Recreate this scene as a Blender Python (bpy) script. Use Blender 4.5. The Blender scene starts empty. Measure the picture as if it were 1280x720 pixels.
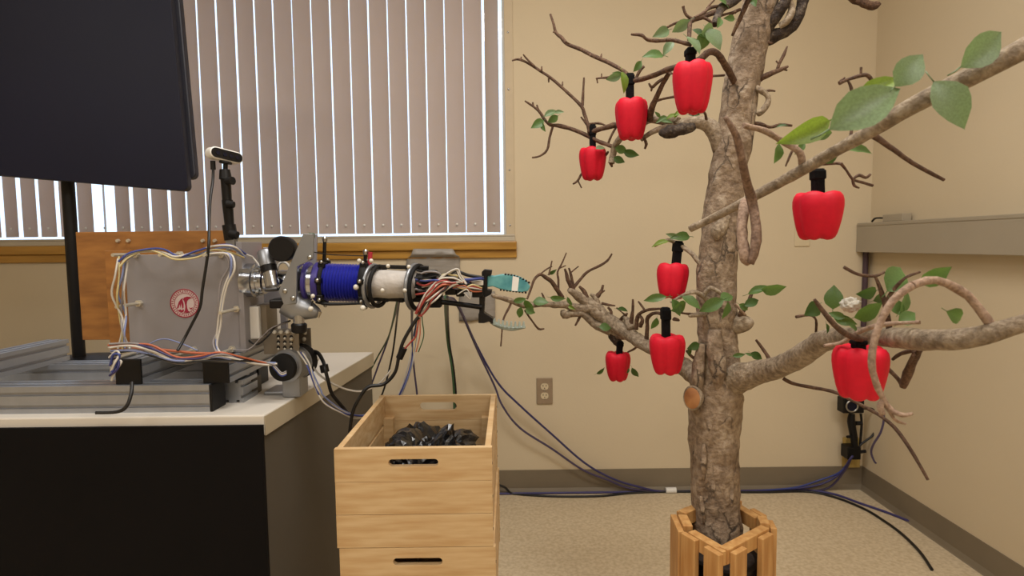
import bpy, bmesh, math, random
from mathutils import Vector as V, Matrix, noise
random.seed(7)
PI = math.pi
scene = bpy.context.scene
C = scene.collection

# ------------------------------------------------------------------ camera
F_PX, PITCH, ROLL, YAW = 736.5, 0.0739, 0.0107, 0.0037
CAM = V((0.0, -2.5, 1.08))
_f0 = V((math.sin(YAW), math.cos(YAW), 0)); _r0 = V((math.cos(YAW), -math.sin(YAW), 0)); _u0 = V((0, 0, 1))
FWD = _f0 * math.cos(PITCH) - _u0 * math.sin(PITCH)
_u1 = _u0 * math.cos(PITCH) + _f0 * math.sin(PITCH)
RGT = _r0 * math.cos(ROLL) - _u1 * math.sin(ROLL)
UPV = _u1 * math.cos(ROLL) + _r0 * math.sin(ROLL)
cd = bpy.data.cameras.new('camera'); cam = bpy.data.objects.new('camera', cd); C.objects.link(cam)
cam.matrix_world = Matrix(((RGT.x, UPV.x, -FWD.x, CAM.x), (RGT.y, UPV.y, -FWD.y, CAM.y), (RGT.z, UPV.z, -FWD.z, CAM.z), (0, 0, 0, 1)))
cd.sensor_width = 36; cd.lens = F_PX / 1280 * 36
cd.clip_start = 0.02
cd.dof.use_dof = True; cd.dof.focus_distance = 1.32; cd.dof.aperture_fstop = 7.5
scene.camera = cam

# ------------------------------------------------------------------ world, lights, exposure
w = bpy.data.worlds.new('overcast_sky'); scene.world = w; w.use_nodes = True
bg = w.node_tree.nodes['Background']; bg.inputs[0].default_value = (0.66, 0.82, 1.0, 1); bg.inputs[1].default_value = 2.0

def area(name, loc, sx, sy, power, col, rot=(0, 0, 0)):
    l = bpy.data.lights.new(name, 'AREA'); l.shape = 'RECTANGLE'; l.size = sx; l.size_y = sy; l.energy = power; l.color = col
    o = bpy.data.objects.new(name, l); C.objects.link(o); o.location = loc; o.rotation_euler = rot
    return o
WARM = (1.0, 0.965, 0.915)
area('ceiling_troffer_light', (0.15, -1.6, 2.62), 1.2, 0.55, 34, WARM)
area('ceiling_troffer_light', (-1.5, -3.0, 2.62), 1.2, 0.55, 29, WARM)
area('ceiling_troffer_light', (0.9, -3.3, 2.62), 1.2, 0.55, 29, WARM)
scene.view_settings.view_transform = 'Standard'; scene.view_settings.look = 'None'
scene.view_settings.gamma = 1.0; scene.view_settings.use_curve_mapping = False
scene.view_settings.exposure = 0.0

# ------------------------------------------------------------------ photo measuring helpers
def ray(px, py):
    return (FWD + RGT * ((px - 640) / F_PX) - UPV * ((py - 360) / F_PX))
def A(px, py, Y):                       # point on the plane y = Y
    r = ray(px, py); return CAM + r * ((Y - CAM.y) / r.y)
def AZ(px, py, z):                      # point on the plane z = z
    r = ray(px, py); return CAM + r * ((z - CAM.z) / r.z)
def AX(px, py, x):
    r = ray(px, py); return CAM + r * ((x - CAM.x) / r.x)
def mpp(Y):                             # metres per pixel at that depth
    return (Y - CAM.y) / F_PX

# ------------------------------------------------------------------ materials
def lin(c):
    c = c / 255.0
    return c / 12.92 if c <= 0.04045 else ((c + 0.055) / 1.055) ** 2.4
def col(r, g, b): return (lin(r), lin(g), lin(b), 1)
def mat(name, rgb, rough=0.5, metal=0.0, var=0.0, scale=20.0, bump=0.0, bscale=None, stretch=None, rgb2=None, coat=0.0, trans=None, spec=None):
    m = bpy.data.materials.new(name); m.use_nodes = True; nt = m.node_tree; N = nt.nodes; L = nt.links
    b = N['Principled BSDF']; b.inputs['Roughness'].default_value = rough; b.inputs['Metallic'].default_value = metal
    b.inputs['Base Color'].default_value = col(*rgb)
    if spec is not None: b.inputs['Specular IOR Level'].default_value = spec
    if coat: b.inputs['Coat Weight'].default_value = coat
    tc = N.new('ShaderNodeTexCoord'); mp = N.new('ShaderNodeMapping'); L.new(tc.outputs['Object'], mp.inputs[0])
    if stretch: mp.inputs['Scale'].default_value = stretch
    if var or rgb2:
        nz = N.new('ShaderNodeTexNoise'); nz.inputs['Scale'].default_value = scale; nz.inputs['Detail'].default_value = 6
        L.new(mp.outputs[0], nz.inputs['Vector'])
        rp = N.new('ShaderNodeValToRGB'); L.new(nz.outputs['Fac'], rp.inputs[0])
        c0 = col(*rgb); c1 = col(*rgb2) if rgb2 else tuple(x * (1 - var) for x in c0[:3]) + (1,)
        if not rgb2: c0 = tuple(min(1, x * (1 + var * 0.6)) for x in c0[:3]) + (1,)
        rp.color_ramp.elements[0].position = 0.35; rp.color_ramp.elements[1].position = 0.65
        rp.color_ramp.elements[0].color = c1; rp.color_ramp.elements[1].color = c0
        L.new(rp.outputs[0], b.inputs['Base Color'])
    if bump:
        n2 = N.new('ShaderNodeTexNoise'); n2.inputs['Scale'].default_value = bscale or scale; n2.inputs['Detail'].default_value = 8
        L.new(mp.outputs[0], n2.inputs['Vector'])
        bp = N.new('ShaderNodeBump'); bp.inputs['Strength'].default_value = bump; bp.inputs['Distance'].default_value = 0.01
        L.new(n2.outputs['Fac'], bp.inputs['Height']); L.new(bp.outputs[0], b.inputs['Normal'])
    if trans:
        tr = N.new('ShaderNodeBsdfTranslucent'); tr.inputs[0].default_value = col(*trans[0]); mx = N.new('ShaderNodeMixShader'); mx.inputs[0].default_value = trans[1]
        L.new(b.outputs[0], mx.inputs[1]); L.new(tr.outputs[0], mx.inputs[2]); L.new(mx.outputs[0], N['Material Output'].inputs[0])
    return m

M = {}
M['wall'] = mat('wall_paint', (206, 190, 161), 0.85, var=0.03, scale=1.5, bump=0.04, bscale=90)
M['floor'] = mat('floor_vinyl', (212, 195, 166), 0.55, scale=85, rgb2=(192, 173, 142), bump=0.05, bscale=120)
M['ceil'] = mat('ceiling_tile', (225, 222, 215), 0.9, var=0.05, scale=60)
M['basebd'] = mat('rubber_cove_base', (122, 110, 91), 0.55, var=0.05, scale=8)
M['slat'] = mat('blind_vane_vinyl', (206, 186, 168), 0.6, var=0.03, scale=3, trans=((205, 200, 205), 0.3))
M['white'] = mat('white_enamel', (222, 220, 215), 0.45, var=0.03, scale=12)
M['ledge'] = mat('sill_laminate_grey', (186, 176, 156), 0.45, var=0.05, scale=10)
M['goldwood'] = mat('varnished_oak_trim', (186, 140, 62), 0.35, scale=14, rgb2=(160, 115, 44), stretch=(0.25, 3, 3), bump=0.04)
M['casing'] = mat('casing_tan', (196, 178, 148), 0.6, var=0.03)
M['steel'] = mat('brushed_steel', (170, 168, 162), 0.32, 1.0, var=0.12, scale=30, bump=0.02)
M['chrome'] = mat('polished_nickel', (184, 188, 196), 0.2, 1.0, var=0.06)
M['alu'] = mat('anodised_aluminium', (168, 172, 180), 0.42, 0.8, var=0.06, scale=6, stretch=(6, 1, 1))
M['plate'] = mat('grey_aluminium_plate', (142, 138, 140), 0.55, 0.35, var=0.06, scale=5)
M['bracket'] = mat('bracket_aluminium', (142, 144, 148), 0.4, 0.7, var=0.08, scale=14)
M['perf'] = mat('perforated_steel', (128, 120, 108), 0.45, 0.6, var=0.1, scale=20)
M['black'] = mat('black_plastic', (10, 8, 9), 0.45, var=0.2, scale=15, spec=0.3)
M['rubber'] = mat('black_rubber', (13, 11, 11), 0.7, var=0.2, scale=25, spec=0.3)
M['blackfab'] = mat('black_webbing', (10, 9, 11), 0.9, var=0.3, scale=120, bump=0.2, spec=0.2)
M['blue'] = mat('blue_silicone_bellows', (28, 34, 140), 0.38, var=0.1, scale=10)
M['purple'] = mat('violet_blue_printed_ring', (52, 42, 120), 0.45, var=0.1, scale=20)
M['cloth'] = mat('white_fabric_sleeve', (178, 172, 166), 0.85, var=0.1, scale=14, bump=0.9, bscale=22)
M['brass'] = mat('brass_standoff', (200, 192, 174), 0.35, 0.6, var=0.06)
M['orangewood'] = mat('stained_plywood', (158, 106, 50), 0.5, scale=9, rgb2=(128, 82, 36), stretch=(1, 1, 5), bump=0.03)
M['pine'] = mat('pine_wood', (202, 174, 132), 0.55, scale=10, rgb2=(184, 149, 103), stretch=(0.9, 3, 9), bump=0.04)
M['pinedark'] = mat('planter_cedar', (202, 158, 100), 0.6, scale=10, rgb2=(176, 126, 70), stretch=(6, 6, 0.7), bump=0.06)
M['bag'] = mat('black_polythene', (18, 17, 18), 0.22, var=0.2, scale=9, bump=0.5, bscale=22)
M['tabletop'] = mat('laminate_worktop', (204, 197, 186), 0.4, var=0.03, scale=4)
M['tableside'] = mat('grey_green_panel', (80, 73, 62), 0.65, var=0.06, scale=4)
M['tablefront'] = mat('black_panel', (10, 7, 7), 0.8, var=0.15, scale=5, spec=0.15)
M['edge'] = mat('laminate_edge', (172, 160, 136), 0.5, var=0.04, scale=6)
M['navy'] = mat('navy_monitor_face', (11, 12, 32), 0.5, var=0.15, scale=2, spec=0.25)
M['navyshell'] = mat('navy_monitor_shell', (24, 25, 38), 0.55, var=0.1)
M['tape'] = mat('grey_duct_tape', (150, 143, 134), 0.42, var=0.1, scale=18, bump=0.3, bscale=14, stretch=(1, 1, 4))
M['red'] = mat('red_foam_rubber', (208, 16, 44), 0.6, var=0.05, scale=8, bump=0.03, bscale=160, spec=0.3)
M['teal'] = mat('teal_rubber_finger', (62, 128, 136), 0.4, scale=40, rgb2=(96, 158, 160))
M['clear'] = mat('pale_translucent_finger', (168, 180, 172), 0.25, var=0.08, trans=((200, 210, 205), 0.3))
M['cream'] = mat('cream_plastic', (206, 190, 158), 0.45, var=0.03)
M['outlet'] = mat('outlet_plate_brown', (146, 126, 102), 0.4, var=0.06, scale=40)
M['raceway'] = mat('raceway_grey', (160, 149, 130), 0.5, var=0.03, scale=4)
M['crimson'] = mat('crimson_print', (140, 18, 48), 0.6, var=0.1, scale=60)
M['decal'] = mat('pale_decal', (190, 172, 168), 0.6, var=0.05, scale=60)
M['marker'] = mat('grey_white_marker', (205, 200, 188), 0.5, var=0.05)
M['darkhole'] = mat('dark_hole', (18, 15, 13), 0.8, var=0.2)
M['glass'] = None
M['redpart'] = mat('red_terminal', (170, 36, 52), 0.5, var=0.1)
M['conduit'] = mat('conduit_brown', (70, 52, 62), 0.5, var=0.08)
M['gauze'] = mat('white_gauze', (196, 190, 178), 0.9, var=0.15, scale=60, bump=0.6, bscale=90)
M['yellowwood'] = mat('raw_batten', (190, 164, 96), 0.6, scale=12, rgb2=(166, 138, 72), stretch=(4, 4, .6))
M['knot'] = mat('cut_heartwood', (176, 124, 76), 0.7, scale=26, rgb2=(140, 88, 50), bump=0.1)
M['soil'] = mat('dark_soil', (42, 32, 26), 0.95, var=0.4, scale=60, bump=0.6)
for n, c in dict(w_white=(192, 186, 176), w_blue=(50, 62, 128), w_lblue=(116, 126, 166), w_red=(152, 58, 52), w_orange=(170, 92, 62),
                 w_yellow=(190, 174, 124), w_green=(52, 84, 52), w_grey=(128, 122, 122), w_black=(11, 9, 10), w_dblue=(46, 42, 92),
                 w_indigo=(58, 52, 104), w_purple=(68, 58, 88)).items():
    M[n] = mat('wire_' + n[2:], c, 0.45, var=0.08, scale=30)

def bark(name, a, b, c, sc, strength, crack=True):
    m = bpy.data.materials.new(name); m.use_nodes = True; nt = m.node_tree; N = nt.nodes; L = nt.links; B = N['Principled BSDF']
    B.inputs['Roughness'].default_value = 0.85
    tc = N.new('ShaderNodeTexCoord')
    n1 = N.new('ShaderNodeTexNoise'); n1.inputs['Scale'].default_value = sc; n1.inputs['Detail'].default_value = 9; n1.inputs['Roughness'].default_value = 0.7
    L.new(tc.outputs['Object'], n1.inputs['Vector'])
    n2 = N.new('ShaderNodeTexNoise'); n2.inputs['Scale'].default_value = sc * 4; n2.inputs['Detail'].default_value = 8
    L.new(tc.outputs['Object'], n2.inputs['Vector'])
    r = N.new('ShaderNodeValToRGB'); e = r.color_ramp.elements; e[0].position = 0.3; e[0].color = col(*a); e[1].position = 0.72; e[1].color = col(*c)
    x = e.new(0.52); x.color = col(*b)
    L.new(n1.outputs['Fac'], r.inputs[0])
    mx = N.new('ShaderNodeMixRGB'); mx.blend_type = 'MULTIPLY'; mx.inputs[0].default_value = 0.55
    r2 = N.new('ShaderNodeValToRGB'); r2.color_ramp.elements[0].position = 0.35; r2.color_ramp.elements[0].color = (0.5, 0.46, 0.43, 1); r2.color_ramp.elements[1].position = 0.6
    L.new(n2.outputs['Fac'], r2.inputs[0]); L.new(r.outputs[0], mx.inputs[1]); L.new(r2.outputs[0], mx.inputs[2]); L.new(mx.outputs[0], B.inputs['Base Color'])
    last = n2.outputs['Fac']
    if crack:
        mp = N.new('ShaderNodeMapping'); mp.inputs['Scale'].default_value = (1, 1, .45)
        ds = N.new('ShaderNodeVectorMath'); ds.operation = 'MULTIPLY_ADD'; ds.inputs[1].default_value = (.035, .035, .05)
        L.new(n1.outputs['Color'], ds.inputs[0]); L.new(tc.outputs['Object'], ds.inputs[2]); L.new(ds.outputs[0], mp.inputs[0])
        vo = N.new('ShaderNodeTexVoronoi'); vo.feature = 'DISTANCE_TO_EDGE'; vo.inputs['Scale'].default_value = sc * 1.1; L.new(mp.outputs[0], vo.inputs['Vector'])
        rc = N.new('ShaderNodeValToRGB'); rc.color_ramp.elements[0].color = (.16, .13, .11, 1); rc.color_ramp.elements[1].position = .035; L.new(vo.outputs['Distance'], rc.inputs[0])
        m2 = N.new('ShaderNodeMixRGB'); m2.blend_type = 'MULTIPLY'; n3 = N.new('ShaderNodeTexNoise'); n3.inputs['Scale'].default_value = 11; L.new(tc.outputs['Object'], n3.inputs['Vector'])
        mr = N.new('ShaderNodeMapRange'); mr.inputs[1].default_value = .46; mr.inputs[2].default_value = .62; mr.inputs[4].default_value = .75; L.new(n3.outputs['Fac'], mr.inputs[0]); L.new(mr.outputs[0], m2.inputs[0])
        L.new(mx.outputs[0], m2.inputs[1]); L.new(rc.outputs[0], m2.inputs[2]); L.new(m2.outputs[0], B.inputs['Base Color'])
        ad2 = N.new('ShaderNodeMath'); ad2.operation = 'MULTIPLY_ADD'; L.new(rc.outputs[0], ad2.inputs[0]); L.new(mr.outputs[0], ad2.inputs[1]); L.new(n2.outputs['Fac'], ad2.inputs[2]); last = ad2.outputs[0]
    add = N.new('ShaderNodeMath'); add.operation = 'ADD'; L.new(n1.outputs['Fac'], add.inputs[0]); L.new(last, add.inputs[1])
    bp = N.new('ShaderNodeBump'); bp.inputs['Strength'].default_value = strength; bp.inputs['Distance'].default_value = 0.006
    L.new(add.outputs[0], bp.inputs['Height']); L.new(bp.outputs[0], B.inputs['Normal'])
    return m
M['bark'] = bark('trunk_bark', (112, 92, 74), (154, 134, 112), (186, 170, 150), 20, 0.9)
M['limb'] = bark('limb_bark', (112, 96, 78), (154, 137, 115), (184, 169, 149), 30, 0.7, False)
M['twig'] = bark('twig_bark', (66, 46, 34), (96, 70, 52), (126, 98, 74), 60, 0.5, False)
M['darkbark'] = bark('dark_gnarled_bark', (34, 26, 22), (60, 46, 36), (120, 106, 90), 40, 0.9, False)
M['midtwig'] = bark('mid_twig_bark', (96, 74, 60), (130, 104, 87), (158, 132, 114), 50, 0.4, False)
M['paletwig'] = bark('pale_twig_bark', (132, 106, 88), (160, 134, 114), (182, 156, 136), 50, 0.4, False)

def leafmat(name, c, t):
    m = mat(name, c, 0.42, scale=28, rgb2=tuple(int(x * 0.82) for x in c), trans=(t, 0.3)); return m
M['leaf'] = leafmat('leaf_green', (92, 124, 68), (120, 160, 60))
M['leafgrey'] = leafmat('leaf_greygreen', (122, 146, 104), (130, 160, 90))
M['leafdark'] = leafmat('leaf_dark', (66, 96, 46), (90, 130, 40))
M['leafbright'] = leafmat('leaf_bright', (122, 150, 54), (160, 190, 60))

def glass_mat():
    m = bpy.data.materials.new('window_glass'); m.use_nodes = True; N = m.node_tree.nodes; L = m.node_tree.links
    N.remove(N['Principled BSDF']); t = N.new('ShaderNodeBsdfTransparent'); t.inputs[0].default_value = (0.96, 0.98, 1, 1); g = N.new('ShaderNodeBsdfGlossy'); g.inputs['Roughness'].default_value = 0.02
    mx = N.new('ShaderNodeMixShader'); mx.inputs[0].default_value = 0.06
    L.new(t.outputs[0], mx.inputs[1]); L.new(g.outputs[0], mx.inputs[2]); L.new(mx.outputs[0], N['Material Output'].inputs[0]); return m
M['glass'] = glass_mat()

# ------------------------------------------------------------------ mesh building
WO = {}                                   # world origin of each object
def frame(d):
    d = d.normalized(); a = V((0, 0, 1)) if abs(d.z) < 0.9 else V((1, 0, 0))
    x = a.cross(d).normalized(); return x, d.cross(x)
def spline(P, R, sub):
    if sub <= 1 or len(P) < 3: return P, R
    op, orr = [], []
    n = len(P)
    for i in range(n - 1):
        p0, p1, p2, p3 = P[max(i - 1, 0)], P[i], P[i + 1], P[min(i + 2, n - 1)]
        for k in range(sub):
            t = k / sub; t2 = t * t; t3 = t2 * t
            op.append(0.5 * ((2 * p1) + (p2 - p0) * t + (2 * p0 - 5 * p1 + 4 * p2 - p3) * t2 + (3 * p1 - p0 - 3 * p2 + p3) * t3))
            orr.append(R[i] * (1 - t) + R[i + 1] * t)
    op.append(P[-1]); orr.append(R[-1]); return op, orr
class MB:
    def __init__(s): s.v = []; s.f = []
    def add(s, vs, fs):
        k = len(s.v); s.v += [V(p) for p in vs]; s.f += [[i + k for i in f] for f in fs]; return s
    def box(s, c, sz, X=V((1, 0, 0)), Y=V((0, 1, 0)), Z=V((0, 0, 1))):
        c = V(c); h = [x / 2 for x in sz]
        vs = [c + X * (i * h[0]) + Y * (j * h[1]) + Z * (k * h[2]) for k in (-1, 1) for j in (-1, 1) for i in (-1, 1)]
        return s.add(vs, [(0, 2, 3, 1), (4, 5, 7, 6), (0, 1, 5, 4), (2, 6, 7, 3), (0, 4, 6, 2), (1, 3, 7, 5)])
    def mm(s, a, b):
        a = V(a); b = V(b); return s.box((a + b) / 2, [abs(b[i] - a[i]) for i in range(3)])
    def bar(s, p0, p1, wd, ht, up=V((0, 0, 1))):
        d = p1 - p0; D = d.normalized(); x = D.cross(up).normalized(); u = x.cross(D)
        return s.box((p0 + p1) / 2, (d.length, wd, ht), D, x, u)
    def tube(s, P, R, n=8, sub=4, nz=0.0, nscale=30.0, caps=True):
        P = [V(p) for p in P]
        if not isinstance(R, (list, tuple)): R = [R] * len(P)
        P, R = spline(P, list(R), sub)
        k = len(s.v); m = len(P); x = None
        for i in range(m):
            d = (P[min(i + 1, m - 1)] - P[max(i - 1, 0)])
            if d.length < 1e-9: d = V((0, 0, 1))
            d.normalize()
            if x is None: x, y = frame(d)
            else:
                x = (x - d * x.dot(d)); x = x.normalized() if x.length > 1e-6 else frame(d)[0]
                y = d.cross(x)
            for j in range(n):
                a = 2 * PI * j / n; o = x * math.cos(a) + y * math.sin(a); r = R[i]
                if nz:
                    q = P[i] + o * r
                    r *= 1 + nz * (noise.noise(q * nscale) + 0.5 * noise.noise(q * nscale * 2.3))
                s.v.append(P[i] + o * r)
        for i in range(m - 1):
            for j in range(n):
                s.f.append([k + i * n + j, k + i * n + (j + 1) % n, k + (i + 1) * n + (j + 1) % n, k + (i + 1) * n + j])
        if caps:
            s.f.append([k + j for j in range(n)][::-1]); s.f.append([k + (m - 1) * n + j for j in range(n)])
        return s
    def cyl(s, p0, p1, r0, r1=None, n=20):
        return s.tube([p0, p1], [r0, r0 if r1 is None else r1], n, 1)
    def lathe(s, p, d, prof, n=24):
        d = V(d).normalized(); x, y = frame(d); k = len(s.v); m = len(prof); p = V(p)
        for t, r in prof:
            for j in range(n):
                a = 2 * PI * j / n; s.v.append(p + d * t + (x * math.cos(a) + y * math.sin(a)) * max(r, 1e-5))
        for i in range(m - 1):
            for j in range(n): s.f.append([k + i * n + j, k + i * n + (j + 1) % n, k + (i + 1) * n + (j + 1) % n, k + (i + 1) * n + j])
        s.f.append([k + j for j in range(n)][::-1]); s.f.append([k + (m - 1) * n + j for j in range(n)]); return s
    def torus(s, c, d, R, r, n=28, m=8):
        d = V(d).normalized(); x, y = frame(d); k = len(s.v); c = V(c)
        for i in range(n):
            a = 2 * PI * i / n; o = x * math.cos(a) + y * math.sin(a)
            for j in range(m):
                b = 2 * PI * j / m; s.v.append(c + o * (R + r * math.cos(b)) + d * (r * math.sin(b)))
        for i in range(n):
            for j in range(m):
                s.f.append([k + i * m + j, k + ((i + 1) % n) * m + j, k + ((i + 1) % n) * m + (j + 1) % m, k + i * m + (j + 1) % m])
        return s
    def sphere(s, c, r, n=12, m=8, sc=(1, 1, 1)):
        c = V(c); k = len(s.v)
        for i in range(m + 1):
            t = PI * i / m
            for j in range(n):
                a = 2 * PI * j / n; s.v.append(c + V((r * sc[0] * math.sin(t) * math.cos(a), r * sc[1] * math.sin(t) * math.sin(a), r * sc[2] * math.cos(t))))
        for i in range(m):
            for j in range(n): s.f.append([k + i * n + j, k + (i + 1) * n + j, k + (i + 1) * n + (j + 1) % n, k + i * n + (j + 1) % n])
        return s
    def prism(s, poly, off):
        off = V(off); n = len(poly); p = [V(q) for q in poly]; q = [a + off for a in p]
        return s.add(p + q, [list(range(n))[::-1], [n + i for i in range(n)]] + [[i, (i + 1) % n, n + (i + 1) % n, n + i] for i in range(n)])
    def ring(s, outer, inner, off):
        n = len(outer); off = V(off); o = [V(a) for a in outer]; i_ = [V(a) for a in inner]
        vs = o + i_ + [a + off for a in o] + [a + off for a in i_]; fs = []
        for i in range(n):
            j = (i + 1) % n
            fs += [[i, n + i, n + j, j], [2 * n + i, 2 * n + j, 3 * n + j, 3 * n + i], [i, j, 2 * n + j, 2 * n + i], [n + i, 3 * n + i, 3 * n + j, n + j]]
        return s.add(vs, fs)
    def build(s, name, m, parent=None, smooth=None, bevel=0.0, origin=None):
        n = len(s.v); c = V((sum(p.x for p in s.v) / n, sum(p.y for p in s.v) / n, sum(p.z for p in s.v) / n)) if origin is None else V(origin)
        me = bpy.data.meshes.new(name); me.from_pydata([tuple(p - c) for p in s.v], [], s.f)
        bm = bmesh.new(); bm.from_mesh(me); bmesh.ops.remove_doubles(bm, verts=bm.verts, dist=1e-6); bmesh.ops.recalc_face_normals(bm, faces=bm.faces); bm.to_mesh(me); bm.free()
        if smooth is not None:
            me.shade_smooth(); me.set_sharp_from_angle(angle=math.radians(smooth))
        me.materials.append(M[m] if isinstance(m, str) else m)
        return link(name, me, c, parent, bevel)
def link(name, me, c, parent=None, bevel=0.0):
    o = bpy.data.objects.new(name, me); C.objects.link(o)
    po = WO[parent.name] if parent else V((0, 0, 0))
    o.parent = parent; o.location = c - po; WO[o.name] = V(c)
    if bevel:
        b = o.modifiers.new('bevel', 'BEVEL'); b.width = bevel; b.segments = 2; b.limit_method = 'ANGLE'; b.angle_limit = math.radians(40)
    return o
def tag(o, label, cat, group=None):
    o['label'] = label; o['category'] = cat
    if group: o['group'] = group
    return o
def root(name, loc, label, cat, group=None):
    o = bpy.data.objects.new(name, None); C.objects.link(o); o.location = loc; o.empty_display_size = 0.05; WO[o.name] = V(loc); return tag(o, label, cat, group)
def struct(o): o['kind'] = 'structure'; return o
XN, YN, ZN = V((1, 0, 0)), V((0, 1, 0)), V((0, 0, 1))

# ================================================================== ROOM
XC, ZCEIL, XL, YR = 1.5294, 2.66, -3.0, -4.6
WX0, WX1, WZ0, WZ1 = -2.72, -0.012, 1.118, 2.32          # window opening
b = MB(); b.mm((XL, 0, 0), (WX0, .14, ZCEIL)).mm((WX1, 0, 0), (XC + .12, .14, ZCEIL)).mm((WX0, 0, 0), (WX1, .14, WZ0)).mm((WX0, 0, WZ1), (WX1, .14, ZCEIL))
struct(b.build('wall_back', 'wall'))
struct(MB().mm((XC, YR, 0), (XC + .12, 0, ZCEIL)).build('wall_right', 'wall'))
struct(MB().mm((XL - .12, YR, 0), (XL, .14, ZCEIL)).build('wall_left', 'wall'))
struct(MB().mm((XL - .12, YR - .12, 0), (XC + .12, YR, ZCEIL)).build('wall_rear', 'wall'))
struct(MB().mm((XL - .12, YR - .12, -.1), (XC + .12, .14, 0)).build('floor', 'floor'))
struct(MB().mm((XL - .12, YR - .12, ZCEIL), (XC + .12, .14, ZCEIL + .1)).build('ceiling', 'ceil'))
def cove(p0, p1, nrm, name):                # rubber cove base with a toe
    prof = [(0, .1), (.003, .1), (.004, .02), (.012, .004), (.016, 0), (0, 0)]
    P = [p0 + nrm * a + ZN * z for a, z in prof]
    struct(MB().prism(P, p1 - p0).build(name, 'basebd'))
cove(V((XL, 0, 0)), V((XC, 0, 0)), V((0, -1, 0)), 'baseboard_back')
cove(V((XC, YR, 0)), V((XC, -.004, 0)), V((-1, 0, 0)), 'baseboard_right')

# window
win = root('window_1', (WX0, .1, WZ0), 'wide window with bright overcast daylight behind the vertical blind', 'window'); win['kind'] = 'structure'
fb = MB()
fw = .045
fb.mm((WX0, .085, WZ0), (WX0 + fw, .13, WZ1)).mm((WX1 - fw * .25, .085, WZ0), (WX1, .13, WZ1)).mm((WX0 + fw, .085, WZ0), (WX1 - fw * .25, .13, WZ0 + .006)).mm((WX0 + fw, .085, WZ1 - fw), (WX1 - fw * .25, .13, WZ1)).mm((-1.4, .09, WZ0 + .006), (-1.37, .125, WZ1 - fw))
fb.build('window_frame', 'white', win)
MB().mm((WX0 + fw, .104, WZ0 + .006), (-1.4, .108, WZ1 - fw)).build('pane', 'glass', win)
MB().mm((-1.37, .104, WZ0 + .006), (WX1 - fw * .25, .108, WZ1 - fw)).build('pane', 'glass', win)
# trim: ledge, oak apron (two mouldings), side casing with screws
struct(MB().mm((WX0, -.018, WZ0 - .004), (WX1 + .036, .085, WZ0 + .004)).build('trim_1', 'ledge', bevel=.002))
struct(MB().mm((WX0, -.016, WZ0 - .024), (WX1 + .036, 0, WZ0 - .004)).build('trim_2', 'ledge', bevel=.002))
t3 = struct(MB().mm((WX0, -.026, WZ0 - .060), (WX1 + .043, 0, WZ0 - .024)).build('trim_3', 'goldwood', bevel=.004))
t4 = struct(MB().mm((WX0, -.012, WZ0 - .094), (WX1 + .043, 0, WZ0 - .060)).build('trim_4', 'goldwood', bevel=.003))
t5 = struct(MB().mm((WX1, -.006, WZ0 + .004), (WX1 + .036, 0, WZ1 + .05)).build('trim_5', 'casing', bevel=.0015))
for z in (1.16, 1.39, 1.72, 1.95, 2.2):
    MB().sphere((WX1 + .016, -.007, z), .004, 8, 6, (1, .5, 1)).build('screw', 'chrome', t5, smooth=60)

# vertical blind
bl = root('vertical_blind', (WX0, .04, WZ0), 'cream vertical vane blind covering the whole window', 'blind')
MB().mm((WX0 + .01, .015, WZ1 - .04), (WX1 - .01, .07, WZ1)).build('head_rail', 'white', bl, bevel=.003)
SP, SW, SZ0, SZ1 = .0795, .0765, WZ0 + .0145, WZ1 - .045
sb = MB(); N_ = 6
for zi, z in enumerate((SZ0, SZ1)):
    for i in range(N_ + 1):
        u = i / N_ - .5; sb.v.append(V((u * SW, .004 * (1 - 4 * u * u), z - SZ0)))
for i in range(N_): sb.f.append([i, i + 1, N_ + 2 + i, N_ + 1 + i])
for zi, z in enumerate((SZ0, SZ1)):
    for i in range(N_ + 1):
        u = i / N_ - .5; sb.v.append(V((u * SW, .004 * (1 - 4 * u * u) + .0007, z - SZ0)))
k = 2 * (N_ + 1)
for i in range(N_): sb.f.append([k + i, k + N_ + 1 + i, k + N_ + 2 + i, k + i + 1])
for i in (0, N_): sb.f.append([i, k + i, k + N_ + 1 + i, N_ + 1 + i])
for j in (0, N_ + 1):
    for i in range(N_): sb.f.append([j + i, j + i + 1, k + j + i + 1, k + j + i])
proto = sb.build('slat', 'slat', bl, smooth=50, origin=(0, 0, 0)); sme = proto.data
cl = MB().sphere((0, -.003, .036), .0052, 8, 6, (1, .6, 1)).build('clip', 'white', proto, smooth=60, origin=(0, 0, 0)); cme = cl.data
x = WX1 - .054; i = 0
while x > WX0 + .06:
    if i == 0: o, c = proto, cl
    else:
        o = proto.copy(); C.objects.link(o); c = cl.copy(); C.objects.link(c); c.parent = o
    ang = -5 + random.uniform(-3.5, 3)
    if i == 0: ang = 42
    if x < -1.36: ang = -8 - 4 * ((i * 7) % 3)
    if i == 21: ang = -52
    o.parent = bl; o.location = V((x, .042, SZ0)) - WO[bl.name]; o.rotation_euler = (0, 0, math.radians(ang))
    x -= SP * random.uniform(.985, 1.015); i += 1

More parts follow.
